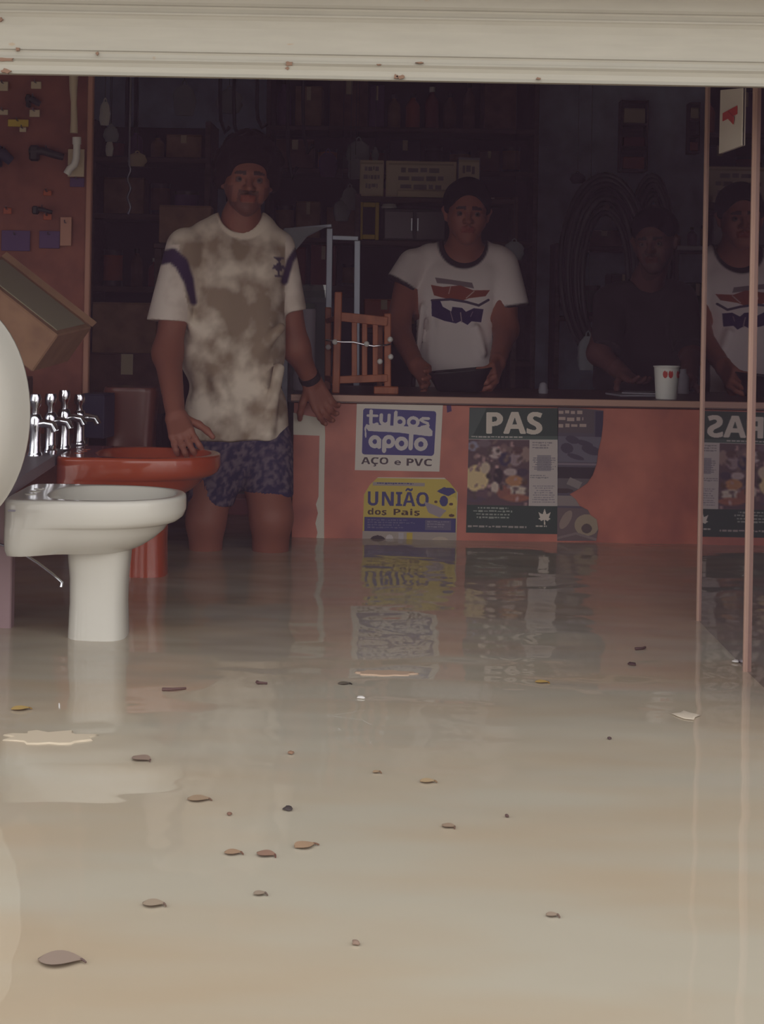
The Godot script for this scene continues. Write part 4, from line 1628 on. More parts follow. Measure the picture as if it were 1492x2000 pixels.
func man_behind_counter() -> void:
	var t := thing("person", "man in a white printed T-shirt with dark trim standing behind the counter", "person")
	var skin := lin(160, 98, 80)
	var dark := lin(28, 22, 26)
	var hx := Transform3D(Basis.from_euler(Vector3(0.08, 0.03, -0.03)), at(912, 417, 6.62))
	var hs := 0.98
	var g := Geo.new()
	var hp := head_prims(hx, hs)
	var neck := cap(hx * Vector3(0, -0.06, -0.03), at(906, 500, 6.72), 0.060, 0.066)
	hp.append(neck)
	field(g, hp, 0.0038, 0.022, face_paint(hx, hs, skin, dark, 0.0))
	eyes(g, hx, hs)
	var sh_l := at(803, 520, 6.70)
	var sh_r := at(988, 520, 6.72)
	var el_l := at(776, 640, 6.58)
	var wr_l := at(812, 712, 6.36)
	var el_r := at(988, 645, 6.60)
	var wr_r := at(972, 706, 6.36)
	var bp := [
		neck, cap(at(906, 485, 6.73), at(906, 520, 6.72), 0.064, 0.066), cap(at(906, 520, 6.73), at(900, 580, 6.72), 0.066, 0.09), cap(at(835, 512, 6.72), at(965, 512, 6.73), 0.055), cap(at(855, 600, 6.70), at(925, 600, 6.71), 0.105),
		cap(at(862, 740, 6.70), at(918, 740, 6.71), 0.105), cap(sh_l, el_l, 0.052, 0.044), cap(el_l, wr_l, 0.046, 0.031), cap(sh_r, el_r, 0.050, 0.044), cap(el_r, wr_r, 0.045, 0.031)]
	var hip := at(890, 830, 6.72)
	for s in [-1.0, 1.0]:
		var hj := Vector3(hip.x + s * 0.09, hip.y, hip.z)
		bp.append(cap(hj, Vector3(hj.x + s * 0.01, 0.0, hj.z), 0.085, 0.06))
		bp.append(cap(Vector3(hj.x + s * 0.01, 0.0, hj.z), Vector3(hj.x, FLOOR + 0.06, hj.z - 0.02), 0.06, 0.042))
		bp.append(cap(Vector3(hj.x, FLOOR + 0.04, hj.z - 0.02), Vector3(hj.x, FLOOR + 0.035, hj.z + 0.14), 0.04, 0.034))
	var plain := func(_p): return skin
	field(g, bp, 0.012, 0.035, plain)
	var h1 := hand_prims(wr_l, at(846, 748, 6.24) - wr_l, Vector3(0.75, -0.1, -0.35), -1.0, [0.35, 0.40, 0.45, 0.45], 1.05, 0.06, 0.3)
	h1.append(cap(wr_l.lerp(el_l, 0.25), wr_l, 0.035, 0.031))
	field(g, h1, 0.0045, 0.016, plain)
	var h2 := hand_prims(wr_r, at(958, 748, 6.22) - wr_r, Vector3(-0.8, -0.1, -0.35), 1.0, [0.6, 0.7, 0.75, 0.75], 1.05, 0.06, 0.5)
	h2.append(cap(wr_r.lerp(el_r, 0.25), wr_r, 0.035, 0.031))
	field(g, h2, 0.0045, 0.016, plain)
	obj("body", g, M.skin, t)
	# short dark hair
	g = Geo.new()
	var hr := [cap(hx * Vector3(0, 0.046, -0.032), hx * Vector3(0, 0.058, 0.006), 0.092, 0.082), cap(hx * Vector3(0, 0.0, -0.05), hx * Vector3(0, -0.05, -0.045), 0.074, 0.058),
		cap(hx * Vector3(-0.068, 0.045, 0.012), hx * Vector3(-0.076, 0.012, 0.006), 0.022, 0.012), cap(hx * Vector3(0.068, 0.045, 0.012), hx * Vector3(0.076, 0.012, 0.006), 0.022, 0.012),
		dig(hx * Vector3(0, 0.008, 0.10), hx * Vector3(0, -0.10, 0.09), 0.068, 0.09), dig(hx * Vector3(-0.030, 0.024, 0.10), hx * Vector3(0.030, 0.024, 0.10), 0.044),
		dig(hx * Vector3(-0.12, -0.022, 0.0), hx * Vector3(-0.09, -0.06, 0.02), 0.036), dig(hx * Vector3(0.12, -0.022, 0.0), hx * Vector3(0.09, -0.06, 0.02), 0.036)]
	var hair_col := func(_p): return lin(26, 22, 26)
	field(g, hr, 0.0045, 0.02, hair_col)
	obj("hair", g, M.hair, t)
	# T-shirt with dark collar and cuffs
	g = Geo.new()
	var le := at(782, 556, 6.64)
	var re := at(996, 602, 6.66)
	var hem := at(890, 790, 6.7)
	var dl := Vector3(0.45, -0.85, 0.2)
	var sl := at(808, 518, 6.70)
	var sr := at(980, 520, 6.72)
	var sp := [
		cap(at(842, 508, 6.72), at(966, 510, 6.73), 0.066), cap(at(876, 492, 6.74), at(936, 492, 6.74), 0.052), cap(at(868, 552, 6.71), at(938, 552, 6.72), 0.104), cap(at(862, 590, 6.70), at(922, 590, 6.71), 0.122), cap(at(866, 660, 6.70), at(918, 660, 6.71), 0.122),
		cap(at(864, 712, 6.70), at(918, 712, 6.71), 0.122), cut_cap(at(864, 760, 6.70), at(918, 760, 6.71), 0.122, 0.122, hem, Vector3.DOWN),
		cut_cap(sl, le + (le - sl) * 0.8, 0.064, 0.058, le, Vector3(-0.48, -0.87, 0.1)), cut_cap(sr, re + Vector3(0.02, -0.04, 0.03), 0.066, 0.064, re, Vector3(0.17, -1, 0.05)),
		dig(at(907, 474, 6.42), at(907, 470, 6.82), 0.084, 0.080), dig(at(907, 420, 6.5), at(907, 440, 6.76), 0.088)]
	for f in [[815, 690, 826, 600, 0.010], [842, 700, 846, 610, 0.008], [945, 690, 930, 640, 0.008]]:
		var fold := cap(at(f[0], f[1], 6.59), at(f[2], f[3], 6.59), f[4])
		fold.k = 0.03
		sp.append(fold)
	var nk := at(907, 474, 6.58)
	var cuff := func(p: Vector3) -> Color:
		var trim := smoothstep(0.102, 0.094, Vector2(p.x - nk.x, p.y - nk.y).length())
		var pl := Plane(Vector3(-0.48, -0.87, 0.1).normalized(), le)
		if p.x < at(815, 560, 6.65).x:
			trim = maxf(trim, smoothstep(-0.017, -0.009, pl.distance_to(p)))
		var pr := Plane(Vector3(0.17, -1, 0.05).normalized(), re)
		if p.x > at(962, 590, 6.65).x:
			trim = maxf(trim, smoothstep(-0.014, -0.006, pr.distance_to(p)))
		return lin(246, 234, 232).lerp(lin(54, 42, 50), trim)
	field(g, sp, 0.0065, 0.024, cuff)
	# lay the print on the chest: planar coordinates on the front of the shirt
	var p0 := at(835, 536, 6.58)
	var p1 := at(965, 644, 6.58)
	for i in g.v.size():
		var q := g.v[i]
		var tuv := Vector2((q.x - p0.x) / (p1.x - p0.x), (q.y - p0.y) / (p1.y - p0.y))
		g.uv[i] = tuv.clamp(Vector2(0.01, 0.01), Vector2(0.99, 0.99)) if q.z > -6.68 else Vector2(0.01, 0.01)
	obj("shirt", g, M.shirt_print, t)
	g = Geo.new()
	var tp := [cap(Vector3(hip.x - 0.07, hip.y + 0.02, hip.z), Vector3(hip.x + 0.07, hip.y + 0.02, hip.z), 0.115)]
	for s in [-1.0, 1.0]:
		tp.append(cut_cap(Vector3(hip.x + s * 0.085, hip.y, hip.z), Vector3(hip.x + s * 0.10, -0.05, hip.z), 0.098, 0.085, Vector3(0, -0.02, 0), Vector3.DOWN))
	var tcol := func(_p): return lin(40, 38, 54)
	field(g, tp, 0.012, 0.03, tcol)
	obj("shorts", g, M.cloth, t)


func man_in_shadow() -> void:
	var t := thing("person", "dark figure in dark clothes leaning on the counter by the hose coil in deep shade", "person")
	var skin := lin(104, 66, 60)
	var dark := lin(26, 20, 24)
	var hx := Transform3D(Basis.from_euler(Vector3(0.12, -0.35, 0.06)), at(1278, 474, 6.85))
	var hs := 1.0
	var g := Geo.new()
	var hp := head_prims(hx, hs)
	var neck := cap(hx * Vector3(0, -0.06, -0.03), at(1262, 560, 6.98), 0.058, 0.064)
	hp.append(neck)
	field(g, hp, 0.005, 0.022, face_paint(hx, hs, skin, dark, 0.4))
	eyes(g, hx, hs)
	var sh_l := at(1190, 590, 6.95)
	var sh_r := at(1330, 585, 7.0)
	var el_l := at(1170, 690, 6.75)
	var wr_l := at(1215, 730, 6.60)
	var el_r := at(1350, 690, 6.85)
	var wr_r := at(1345, 742, 6.55)
	var hip := at(1260, 840, 7.05)
	var bp := [
		neck, cap(at(1266, 545, 6.99), at(1264, 575, 6.99), 0.060, 0.064), cap(at(1262, 580, 7.01), at(1262, 640, 7.02), 0.06, 0.07), cap(at(1225, 700, 7.0), at(1295, 700, 7.02), 0.11), cap(at(1230, 800, 7.02), at(1290, 800, 7.04), 0.11),
		cap(sh_l, el_l, 0.052, 0.044), cap(el_l, wr_l, 0.044, 0.031), cap(sh_r, el_r, 0.052, 0.044), cap(el_r, wr_r, 0.044, 0.031)]
	for s in [-1.0, 1.0]:
		var hj := Vector3(hip.x + s * 0.09, hip.y, hip.z)
		bp.append(cap(hj, Vector3(hj.x, 0.0, hj.z), 0.085, 0.06))
		bp.append(cap(Vector3(hj.x, 0.0, hj.z), Vector3(hj.x, FLOOR + 0.06, hj.z), 0.06, 0.042))
		bp.append(cap(Vector3(hj.x, FLOOR + 0.04, hj.z), Vector3(hj.x, FLOOR + 0.035, hj.z + 0.15), 0.04, 0.034))
	var plain := func(_p): return skin
	field(g, bp, 0.014, 0.035, plain)
	for q in [[wr_l, at(1255, 752, 6.48), -1.0, el_l], [wr_r, at(1320, 765, 6.44), 1.0, el_r]]:
		var h := hand_prims(q[0], q[1] - q[0], Vector3(0, -1, 0.2), q[2], [0.3, 0.3, 0.3, 0.3])
		h.append(cap(q[0].lerp(q[3], 0.25), q[0], 0.035, 0.031))
		field(g, h, 0.005, 0.016, plain)
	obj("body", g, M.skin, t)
	g = Geo.new()
	var hr := [cap(hx * Vector3(0, 0.050, -0.032), hx * Vector3(0, 0.058, 0.006), 0.094, 0.084), cap(hx * Vector3(0, 0.0, -0.05), hx * Vector3(0, -0.05, -0.045), 0.078, 0.06),
		dig(hx * Vector3(0, 0.0, 0.10), hx * Vector3(0, -0.10, 0.09), 0.072, 0.09)]
	var hair_col := func(_p): return lin(24, 20, 24)
	field(g, hr, 0.006, 0.02, hair_col)
	obj("hair", g, M.hair, t)
	g = Geo.new()
	var sp := [cap(at(1215, 590, 6.97), at(1305, 586, 7.0), 0.085), cap(at(1220, 640, 6.98), at(1300, 638, 7.01), 0.115), cap(at(1222, 690, 6.99), at(1298, 690, 7.02), 0.135), cap(at(1223, 745, 6.99), at(1297, 745, 7.03), 0.135), cut_cap(at(1225, 800, 7.0), at(1295, 800, 7.04), 0.135, 0.135, hip, Vector3.DOWN),
		cut_cap(sh_l, el_l.lerp(wr_l, 0.3), 0.066, 0.060, el_l, el_l - sh_l), cut_cap(sh_r, el_r.lerp(wr_r, 0.3), 0.066, 0.060, el_r, el_r - sh_r), dig(at(1268, 540, 6.75), at(1266, 536, 7.08), 0.066), dig(at(1268, 490, 6.8), at(1266, 505, 7.0), 0.07)]
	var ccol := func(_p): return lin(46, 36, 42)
	field(g, sp, 0.011, 0.03, ccol)
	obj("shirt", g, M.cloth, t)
	g = Geo.new()
	var tp := [cap(Vector3(hip.x - 0.07, hip.y + 0.02, hip.z), Vector3(hip.x + 0.07, hip.y + 0.02, hip.z), 0.12)]
	for s in [-1.0, 1.0]:
		tp.append(cut_cap(Vector3(hip.x + s * 0.085, hip.y, hip.z), Vector3(hip.x + s * 0.09, -0.25, hip.z), 0.098, 0.08, Vector3(0, -0.2, 0), Vector3.DOWN))
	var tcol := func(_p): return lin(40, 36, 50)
	field(g, tp, 0.013, 0.03, tcol)
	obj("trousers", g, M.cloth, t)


# ---------------------------------------------------------------- things on the counter
func build_counter_things() -> void:
	var top := at(746, 772, D).y
	# wooden rack with bars, wire and white knobs
	var t := thing("wooden_rack", "small orange-brown wooden rack with bars and a wire on the counter", "rack")
	var o := Vector3(at(700, 760, 6.1).x, top, -6.12)
	t.position = o
	var L := func(x, y, d): return at(x, y, d) - o
	var posts := [[[656, 755], [661, 570], 6.04, 0.026], [[757, 755], [757, 612], 6.06, 0.024], [[640, 752], [641, 600], 6.26, 0.022], [[742, 750], [742, 620], 6.28, 0.02]]
	for p in posts:
		var a: Vector3 = L.call(p[0][0], p[0][1], p[2])
		var b: Vector3 = L.call(p[1][0], p[1][1], p[2])
		a.y = 0.0
		var g := Geo.new()
		g.bar(a, b, p[3], 0.022, 0.003)
		obj("post", g, M.rack_wood, t)
	for q in [[[661, 618], [757, 628], 6.045, 0.032], [[656, 742], [757, 738], 6.05, 0.026]]:
		var g := Geo.new()
		g.bar(L.call(q[0][0], q[0][1], q[2]), L.call(q[1][0], q[1][1], q[2]), q[3], 0.016, 0.002)
		obj("rail", g, M.rack_wood, t)
	for q in [[[656, 745], [640, 738], 6.04, 6.26], [[757, 745], [742, 740], 6.06, 6.28], [[661, 620], [641, 626], 6.04, 6.26], [[757, 628], [742, 632], 6.06, 6.28]]:
		var g := Geo.new()
		g.bar(L.call(q[0][0], q[0][1], q[2]), L.call(q[1][0], q[1][1], q[3]), 0.018, 0.022, 0.002)
		obj("side_rail", g, M.rack_wood, t)
	for x in [692, 712, 733]:
		var g := Geo.new()
		g.bar(L.call(x, 736, 6.05), L.call(x, 622, 6.05), 0.019, 0.010, 0.002)
		obj("slat", g, M.rack_wood, t)
	var g := Geo.new()
	g.bx(L.call(754, 762, 6.06) * Vector3(1, 0, 1) + Vector3(0, 0.013, 0.01), Vector3(0.085, 0.026, 0.05), 0.003)
	obj("foot", g, M.rack_wood, t)
	g = Geo.new()
	g.tube([L.call(636, 664, 6.03), L.call(668, 668, 6.02), L.call(690, 668, 6.02), L.call(716, 674, 6.02), L.call(730, 676, 6.02), L.call(752, 674, 6.02), L.call(762, 672, 6.05)], 0.0036, 0.0036, 8)
	obj("wire", g, M.chrome, t)
	for q in [[641, 678, 6.2], [654, 668, 6.025], [742, 706, 6.02], [762, 663, 6.03], [763, 697, 6.03], [716, 672, 6.02]]:
		g = Geo.new()
		g.lathe(L.call(q[0], q[1], q[2]), ball(0.0098), 12)
		obj("knob", g, M.white_plastic, t)
	# dark tray between the second man's hands
	t = thing("dark_tray", "dark shallow tray held on the counter between the second man's hands", "tray")
	o = Vector3(at(897, 750, 6.3).x, top, -6.30)
	t.position = o
	var rings := []
	for q in [[0.072, 0.052, 0.0], [0.082, 0.062, 0.004], [0.112, 0.085, 0.07], [0.116, 0.088, 0.072], [0.116, 0.088, 0.078], [0.110, 0.083, 0.078], [0.080, 0.060, 0.012], [0.07, 0.05, 0.010]]:
		var r := PackedVector3Array()
		for j in 32:
			var a := TAU * j / 32
			var k := pow(pow(absf(cos(a)), 4.5) + pow(absf(sin(a)), 4.5), -1.0 / 4.5)
			r.append(Vector3(cos(a) * k * q[0], q[2] + 0.012 * (cos(a) * k) * (1.0 if q[2] > 0.03 else 0.0), sin(a) * k * q[1]))
		rings.append(r)
	g = Geo.new()
	g.loft(rings)
	obj("shell", g, M.black_plastic, t)
	g = Geo.new()
	for k in 3:
		g.bx(Vector3(0.0, 0.030 + k * 0.016, 0.0), Vector3(0.13 + k * 0.015, 0.012, 0.105 + k * 0.012), 0.003, 0.08 * (k - 1))
	obj("folder_stack", g, M.dark_card, t)
	# cup
	t = thing("printed_cup", "white cup with red print standing on the counter's right side", "cup")
	o = Vector3(at(1303, 778, 6.02).x, top, -6.04)
	t.position = o
	g = Geo.new()
	var prof := [[0.0, 0.0], [0.036, 0.0], [0.037, 0.002], [0.044, 0.108], [0.047, 0.110], [0.047, 0.114], [0.043, 0.114], [0.035, 0.006], [0.0, 0.005]]
	g.lathe(Vector3.ZERO, prof, 32)
	var per := 32
	for i in g.v.size():
		g.uv[i] = Vector2(fposmod(atan2(g.v[i].z, g.v[i].x) / TAU + 0.25, 1.0), 1.0 - g.v[i].y / 0.114)
	obj("wall", g, M.white_plastic, t)
	g = Geo.new()
	for k in [-0.55, 0.35, 1.9, 2.8]:
		var rs := []
		for q in [0, 1]:
			var r := PackedVector3Array()
			for j in 10:
				var a := TAU * j / 10
				var ang: float = PI / 2 - k * 0.5 + cos(a) * 0.20
				var y := 0.087 + sin(a) * 0.014
				var rad := 0.0425 + (0.0008 if q == 1 else -0.001)
				r.append(Vector3(cos(ang) * rad, y, sin(ang) * rad))
			rs.append(r)
		g.loft(rs)
	obj("red_marks", g, M.red_print, t)
	# papers, small things
	g = Geo.new()
	g.box(Transform3D(Basis(Vector3.UP, 0.25), Vector3(at(1240, 768, 6.2).x, top + 0.004, -6.2)), Vector3(0.17, 0.006, 0.14), 0.001)
	g.box(Transform3D(Basis(Vector3.UP, -0.2), Vector3(at(1252, 768, 6.22).x, top + 0.0105, -6.22)), Vector3(0.13, 0.005, 0.12), 0.001)
	tag(obj("loose_papers", g, M.grey_card), "loose pale papers lying left of the printed cup", "papers")
	g = Geo.new()
	g.lathe(Vector3(at(1061, 760, 6.25).x, top, -6.25), [[0.0, 0.0], [0.016, 0.0], [0.018, 0.01], [0.013, 0.034], [0.008, 0.038], [0.0, 0.04]], 14)
	tag(obj("small_bottle_cap", g, M.grey_card), "tiny pale cap alone on the counter between the man and the papers", "cap")
	g = Geo.new()
	g.lathe(Vector3(at(1334, 740, 6.4).x, top, -6.4), [[0.0, 0.0], [0.022, 0.0], [0.022, 0.06], [0.012, 0.075], [0.012, 0.09], [0.0, 0.09]], 14)
	tag(obj("small_jar", g, M.grey_card), "small grey jar behind the printed cup", "jar")
	# pale roll leaning behind the first man's arm
	t = thing("pale_roll", "pale grey roll standing on the counter beside the first man's arm", "roll")
	o = Vector3(at(592, 765, 6.15).x, top, -6.20)
	t.position = o
	g = Geo.new()
	g.lathe(Vector3.ZERO, [[0.0, 0.0], [0.036, 0.0], [0.038, 0.004], [0.038, 0.286], [0.036, 0.29], [0.016, 0.29], [0.016, 0.28], [0.0, 0.28]], 20)
	obj("roll", g, M.grey_card, t)
	g = Geo.new()
	g.lathe(Vector3(0, 0.29, 0), [[0.017, -0.004], [0.040, 0.0], [0.034, 0.018], [0.017, 0.012]], 20)
	obj("cap_ring", g, M.green_card, t)
	# aluminium-framed showcase with dark cloth behind
	t = thing("showcase", "aluminium-framed glass showcase behind the counter's left end", "showcase")
	o = Vector3(at(632, 760, 6.95).x, FLOOR, -7.05)
	t.position = o
	var S := func(x, y, d): return at(x, y, d) - o
	g = Geo.new()
	for q in [[[641, 900], [644, 446], 6.8], [[556, 900], [560, 446], 6.8], [[698, 900], [698, 470], 6.8]]:
		var a: Vector3 = S.call(q[0][0], q[0][1], q[2])
		a.y = 0.0
		var gg := Geo.new()
		gg.bar(a, S.call(q[1][0], q[1][1], q[2]), 0.024, 0.022)
		obj("post", gg, M.aluminium, t)
	for q in [[[556, 449], [648, 441], 6.8, 0.014], [[644, 464], [700, 466], 6.8, 0.018], [[556, 449], [558, 462], 7.25, 0.014]]:
		var gg := Geo.new()
		gg.bar(S.call(q[0][0], q[0][1], q[2]), S.call(q[1][0], q[1][1], q[2]), q[3], 0.018)
		obj("rail", gg, M.aluminium, t)
	g = Geo.new()
	var pa: Vector3 = S.call(600, 690, 6.81)
	g.bx(Vector3(pa.x, (pa.y + 0.38) * 0.5 + 0.16, pa.z), Vector3(0.165, 0.86, 0.005), 0.001)
	obj("pane", g, M.showcase_glass, t)
	g = Geo.new()
	for k in 2:
		g.bx(Vector3(-0.01, 0.5 + k * 0.33, -0.03), Vector3(0.27, 0.012, 0.34), 0.002)
	obj("shelf", g, M.grey_card, t)
	g = Geo.new()
	g.bx(Vector3(-0.01, 0.62, -0.22), Vector3(0.29, 1.24, 0.012), 0.002)
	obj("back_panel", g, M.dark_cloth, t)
	# pale cloth laid over the showcase corner
	g = Geo.new()
	var pts := [at(556, 446, 6.77), at(640, 442, 6.77), at(600, 462, 6.765), at(568, 500, 6.765)]
	g.loft([PackedVector3Array(pts), PackedVector3Array(pts.map(func(p): return p + Vector3(0, 0, -0.006)))])
	flat(g)
	tag(obj("grey_flap", g, M.grey_cloth), "pale grey triangular cloth hanging from the showcase top", "cloth")


# ---------------------------------------------------------------- the back of the shop
var shade_names := {"cardboard": "brown", "cardboard_dark": "dark brown", "dark_card": "blackish", "red_card": "dark red", "navy": "navy", "cream_card": "cream", "grey_card": "grey", "orange_card": "orange-brown", "green_card": "dark green", "dark_tin": "dark metal", "purple_card": "purple"}
var nth := ["first", "second", "third", "fourth", "fifth", "sixth", "seventh", "eighth", "ninth", "tenth", "eleventh", "twelfth", "thirteenth", "fourteenth", "fifteenth", "sixteenth", "seventeenth", "eighteenth"]


func shelf_unit(called: String, label: String, x0: float, x1: float, z: float, ys: Array, deep: float, top: float, back := true) -> Node3D:
	var t := thing(called, label, "shelf unit")
	t.position = Vector3((x0 + x1) * 0.5, FLOOR, z)
	var w := x1 - x0
	for y in ys:
		var g := Geo.new()
		g.bx(Vector3(0, y - FLOOR - 0.012, 0), Vector3(w, 0.024, deep), 0.003)
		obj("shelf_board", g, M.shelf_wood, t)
	for x in [-w * 0.5 + 0.012, w * 0.5 - 0.012]:
		var g := Geo.new()
		g.bx(Vector3(x, (top - FLOOR) * 0.5, 0), Vector3(0.024, top - FLOOR, deep), 0.003)
		obj("upright", g, M.shelf_wood, t)
	if back:
		var g := Geo.new()
		g.bx(Vector3(0, (top - FLOOR) * 0.5, -deep * 0.5 - 0.006), Vector3(w, top - FLOOR, 0.012), 0.002)
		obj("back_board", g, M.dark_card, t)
	return t


# rows of stock along a shelf; every carton, tin and bottle is a thing of its own
func stock(x0: float, x1: float, z: float, y: float, hmax: float, where: String, group: String, kinds: Array, skip := []) -> void:
	var x := x0 + 0.01
	var i := 0
	while x < x1 - 0.05 and i < nth.size():
		var kind: String = kinds[rng.randi() % kinds.size()]
		var w := rng.randf_range(0.07, 0.20)
		var h := rng.randf_range(0.45, 0.95) * hmax
		if kind == "tin":
			w = rng.randf_range(0.07, 0.12)
			h = minf(h, rng.randf_range(0.09, 0.16))
		elif kind == "bottle":
			w = rng.randf_range(0.05, 0.075)
			h = minf(h, rng.randf_range(0.15, 0.24))
		if x + w > x1:
			break
		var c := Vector3(x + w * 0.5, y, z + rng.randf_range(-0.02, 0.03))
		var hit := false
		for s in skip:
			if c.x > s[0] and c.x < s[1]:
				hit = true
		if not hit:
			var shades := ["cardboard", "cardboard_dark", "dark_card", "red_card", "navy", "cardboard_dark", "orange_card", "purple_card", "cardboard", "green_card"]
			var sh: String = shades[rng.randi() % shades.size()]
			var nm: String = shade_names[sh]
			if kind == "box":
				box_thing("stock_carton", c, Vector3(w * 0.94, h, rng.randf_range(0.16, 0.24)), rng.randf_range(-0.06, 0.06), M[sh], "%s carton %s, %s from its left end" % [nm, where, nth[i]], rng.randf() < 0.6, group)
			elif kind == "tin":
				var t := thing("paint_tin", "%s paint tin %s, %s from its left end" % [nm, where, nth[i]], "tin", group)
				t.position = c
				var g := Geo.new()
				var r := w * 0.46
				g.lathe(Vector3.ZERO, [[0.0, 0.0], [r, 0.0], [r, 0.004], [r * 0.97, 0.006], [r * 0.97, h - 0.006], [r, h - 0.004], [r, h], [r * 0.9, h], [r * 0.88, h - 0.005], [0.0, h - 0.005]], 18)
				obj("can", g, M.dark_tin, t)
				g = Geo.new()
				g.lathe(Vector3.ZERO, [[r * 0.97, h * 0.15], [r * 0.985, h * 0.15], [r * 0.985, h * 0.85], [r * 0.97, h * 0.85]], 18)
				obj("label", g, M[sh], t)
			else:
				var t := thing("bottle", "%s bottle %s, %s from its left end" % [nm, where, nth[i]], "bottle", group)
				t.position = c
				var g := Geo.new()
				var r := w * 0.46
				g.lathe(Vector3.ZERO, [[0.0, 0.0], [r * 0.95, 0.0], [r, 0.006], [r, h * 0.62], [r * 0.8, h * 0.72], [r * 0.35, h * 0.82], [r * 0.35, h * 0.88], [0.0, h * 0.88]], 16)
				obj("body", g, M[sh], t)
				g = Geo.new()
				g.lathe(Vector3(0, h * 0.87, 0), [[0.0, 0.0], [r * 0.42, 0.0], [r * 0.42, h * 0.12], [0.0, h * 0.13]], 14)
				obj("cap", g, M.white_plastic if rng.randf() < 0.3 else M.black_plastic, t)
		x += w + rng.randf_range(0.004, 0.03)
		i += 1


func build_back() -> void:
	# main wall of shelves behind the counter
	var zb := -8.35
	var px := func(x, y, d): return at(x, y, d)
	var x0: float = at(520, 400, 8.3).x
	var x1: float = at(1046, 400, 8.3).x
	var ys := [at(746, 700, 8.3).y, at(746, 560, 8.3).y, at(746, 468, 8.3).y, at(746, 334, 8.3).y, at(746, 252, 8.3).y]
	shelf_unit("back_shelf", "tall dark stock shelf on the back wall behind both men", x0, x1, zb, ys, 0.32, 1.98)
	var rows := ["on the lowest back shelf", "on the second back shelf", "on the middle back shelf", "on the upper back shelf", "on the top back shelf"]
	var hs := [0.28, 0.22, 0.28, 0.15, 0.30]
	for k in 5:
		stock(x0 + 0.03, x1 - 0.03, zb + 0.02, ys[k], hs[k], rows[k], "stock on the back shelf", [["box", "tin"], ["bottle", "tin", "box"], ["box", "box", "tin"], ["box", "bottle", "tin"], ["box", "box", "box", "bottle"]][k])
	# a nearer gondola shelf with lettered cards
	var zf := -7.55
	var g0: float = at(694, 400, 7.5).x
	var g1: float = at(1010, 400, 7.5).x
	var yy := [at(746, 640, 7.5).y, at(746, 470, 7.5).y, at(746, 386, 7.5).y]
	shelf_unit("middle_shelf", "lower stock shelf with pale lettered boxes just behind the second man", g0, g1, zf, yy, 0.26, yy[2] + 0.01)
	stock(g0 + 0.03, g1 - 0.03, zf + 0.01, yy[0], 0.26, "low on the lower stock shelf", "stock on the lower shelf", ["box", "tin"])
	var cards := [[702, 750, 313, 372, "cream_card", 3, "cream lettered box at the left end of the lower shelf's top"], [753, 892, 316, 372, "cream_card", 3, "wide cream box with lines of print on the lower shelf's top"], [894, 938, 308, 352, "grey_card", 2, "pale grey box right of the wide lettered box"]]
	for k in cards.size():
		var c = cards[k]
		var a := at(c[0], c[3], 7.46)
		var b := at(c[1], c[2], 7.46)
		var t := thing("lettered_box", c[6], "box")
		t.position = Vector3((a.x + b.x) * 0.5, yy[2], -7.53)
		var w := b.x - a.x
		var h: float = b.y - yy[2]
		var g := Geo.new()
		g.bx(Vector3(0, h * 0.5, 0), Vector3(w, h, 0.14), 0.003)
		obj("body", g, M[c[4]], t)
		g = Geo.new()
		g.quad(Vector3(-w * 0.46, h * 0.06, 0.0708), Vector3(w * 0.46, h * 0.06, 0.0708), Vector3(w * 0.46, h * 0.94, 0.0708), Vector3(-w * 0.46, h * 0.94, 0.0708), Vector3(0, 0, 1))
		obj("printed_face", g, printed("card_print_%d" % k, cards_picture(k * 2, c[5])), t)
	var g := Geo.new()
	var q := at(826, 379, 7.42)
	g.bx(Vector3(q.x, q.y, q.z), Vector3(0.22, 0.028, 0.01), 0.002)
	tag(obj("price_rail", g, M.cream_card), "pale price strip along the edge of the lower shelf's top board", "strip")
	# yellow frame
	var t := thing("yellow_signboard", "dark panel with a yellow border standing on the lower stock shelf", "sign")
	var fa := at(700, 456, 7.40)
	var fb := at(741, 393, 7.40)
	t.position = Vector3((fa.x + fb.x) * 0.5, yy[1], -7.45)
	var fw := fb.x - fa.x
	var fh: float = fb.y - yy[1]
	for s in [[-0.5, 0.5, 0], [0.5, 0.5, 0], [0, 0.08, 1], [0, 0.92, 1]]:
		g = Geo.new()
		if s[2] == 0:
			g.bx(Vector3(s[0] * fw * 0.8, fh * 0.5, 0), Vector3(0.016, fh, 0.02), 0.002)
		else:
			g.bx(Vector3(0, s[1] * fh, 0), Vector3(fw * 0.6, 0.020, 0.02), 0.002)
		obj("border", g, M.yellow_card, t)
	g = Geo.new()
	g.bx(Vector3(0, fh * 0.5, -0.006), Vector3(fw * 0.7, fh * 0.8, 0.006), 0.001)
	obj("panel", g, M.dark_card, t)
	# dark cabinet with white clip
	t = thing("dark_cabinet", "dark two-door cabinet on the lower shelf left of the second man's head", "cabinet")
	var ca := at(748, 466, 7.44)
	var cb := at(872, 408, 7.44)
	t.position = Vector3((ca.x + cb.x) * 0.5, yy[1], -7.54)
	var cw := cb.x - ca.x
	var ch: float = cb.y - yy[1]
	g = Geo.new()
	g.bx(Vector3(0, ch * 0.5, 0), Vector3(cw, ch, 0.16), 0.004)
	obj("body", g, M.black_plastic, t)
	for s in [-0.25, 0.25]:
		g = Geo.new()
		g.bx(Vector3(s * cw, ch * 0.48, 0.084), Vector3(cw * 0.46, ch * 0.86, 0.01), 0.003)
		var dr := obj("door", g, M.dark_tin, t)
		g = Geo.new()
		g.bx(Vector3(-signf(s) * 0.012 * 0.0 + s * cw - signf(s) * cw * 0.2, ch * 0.5, 0.094), Vector3(0.008, ch * 0.4, 0.010), 0.002)
		obj("handle", g, M.steel_dull, dr)
	g = Geo.new()
	var wp := at(760, 401, 7.42)
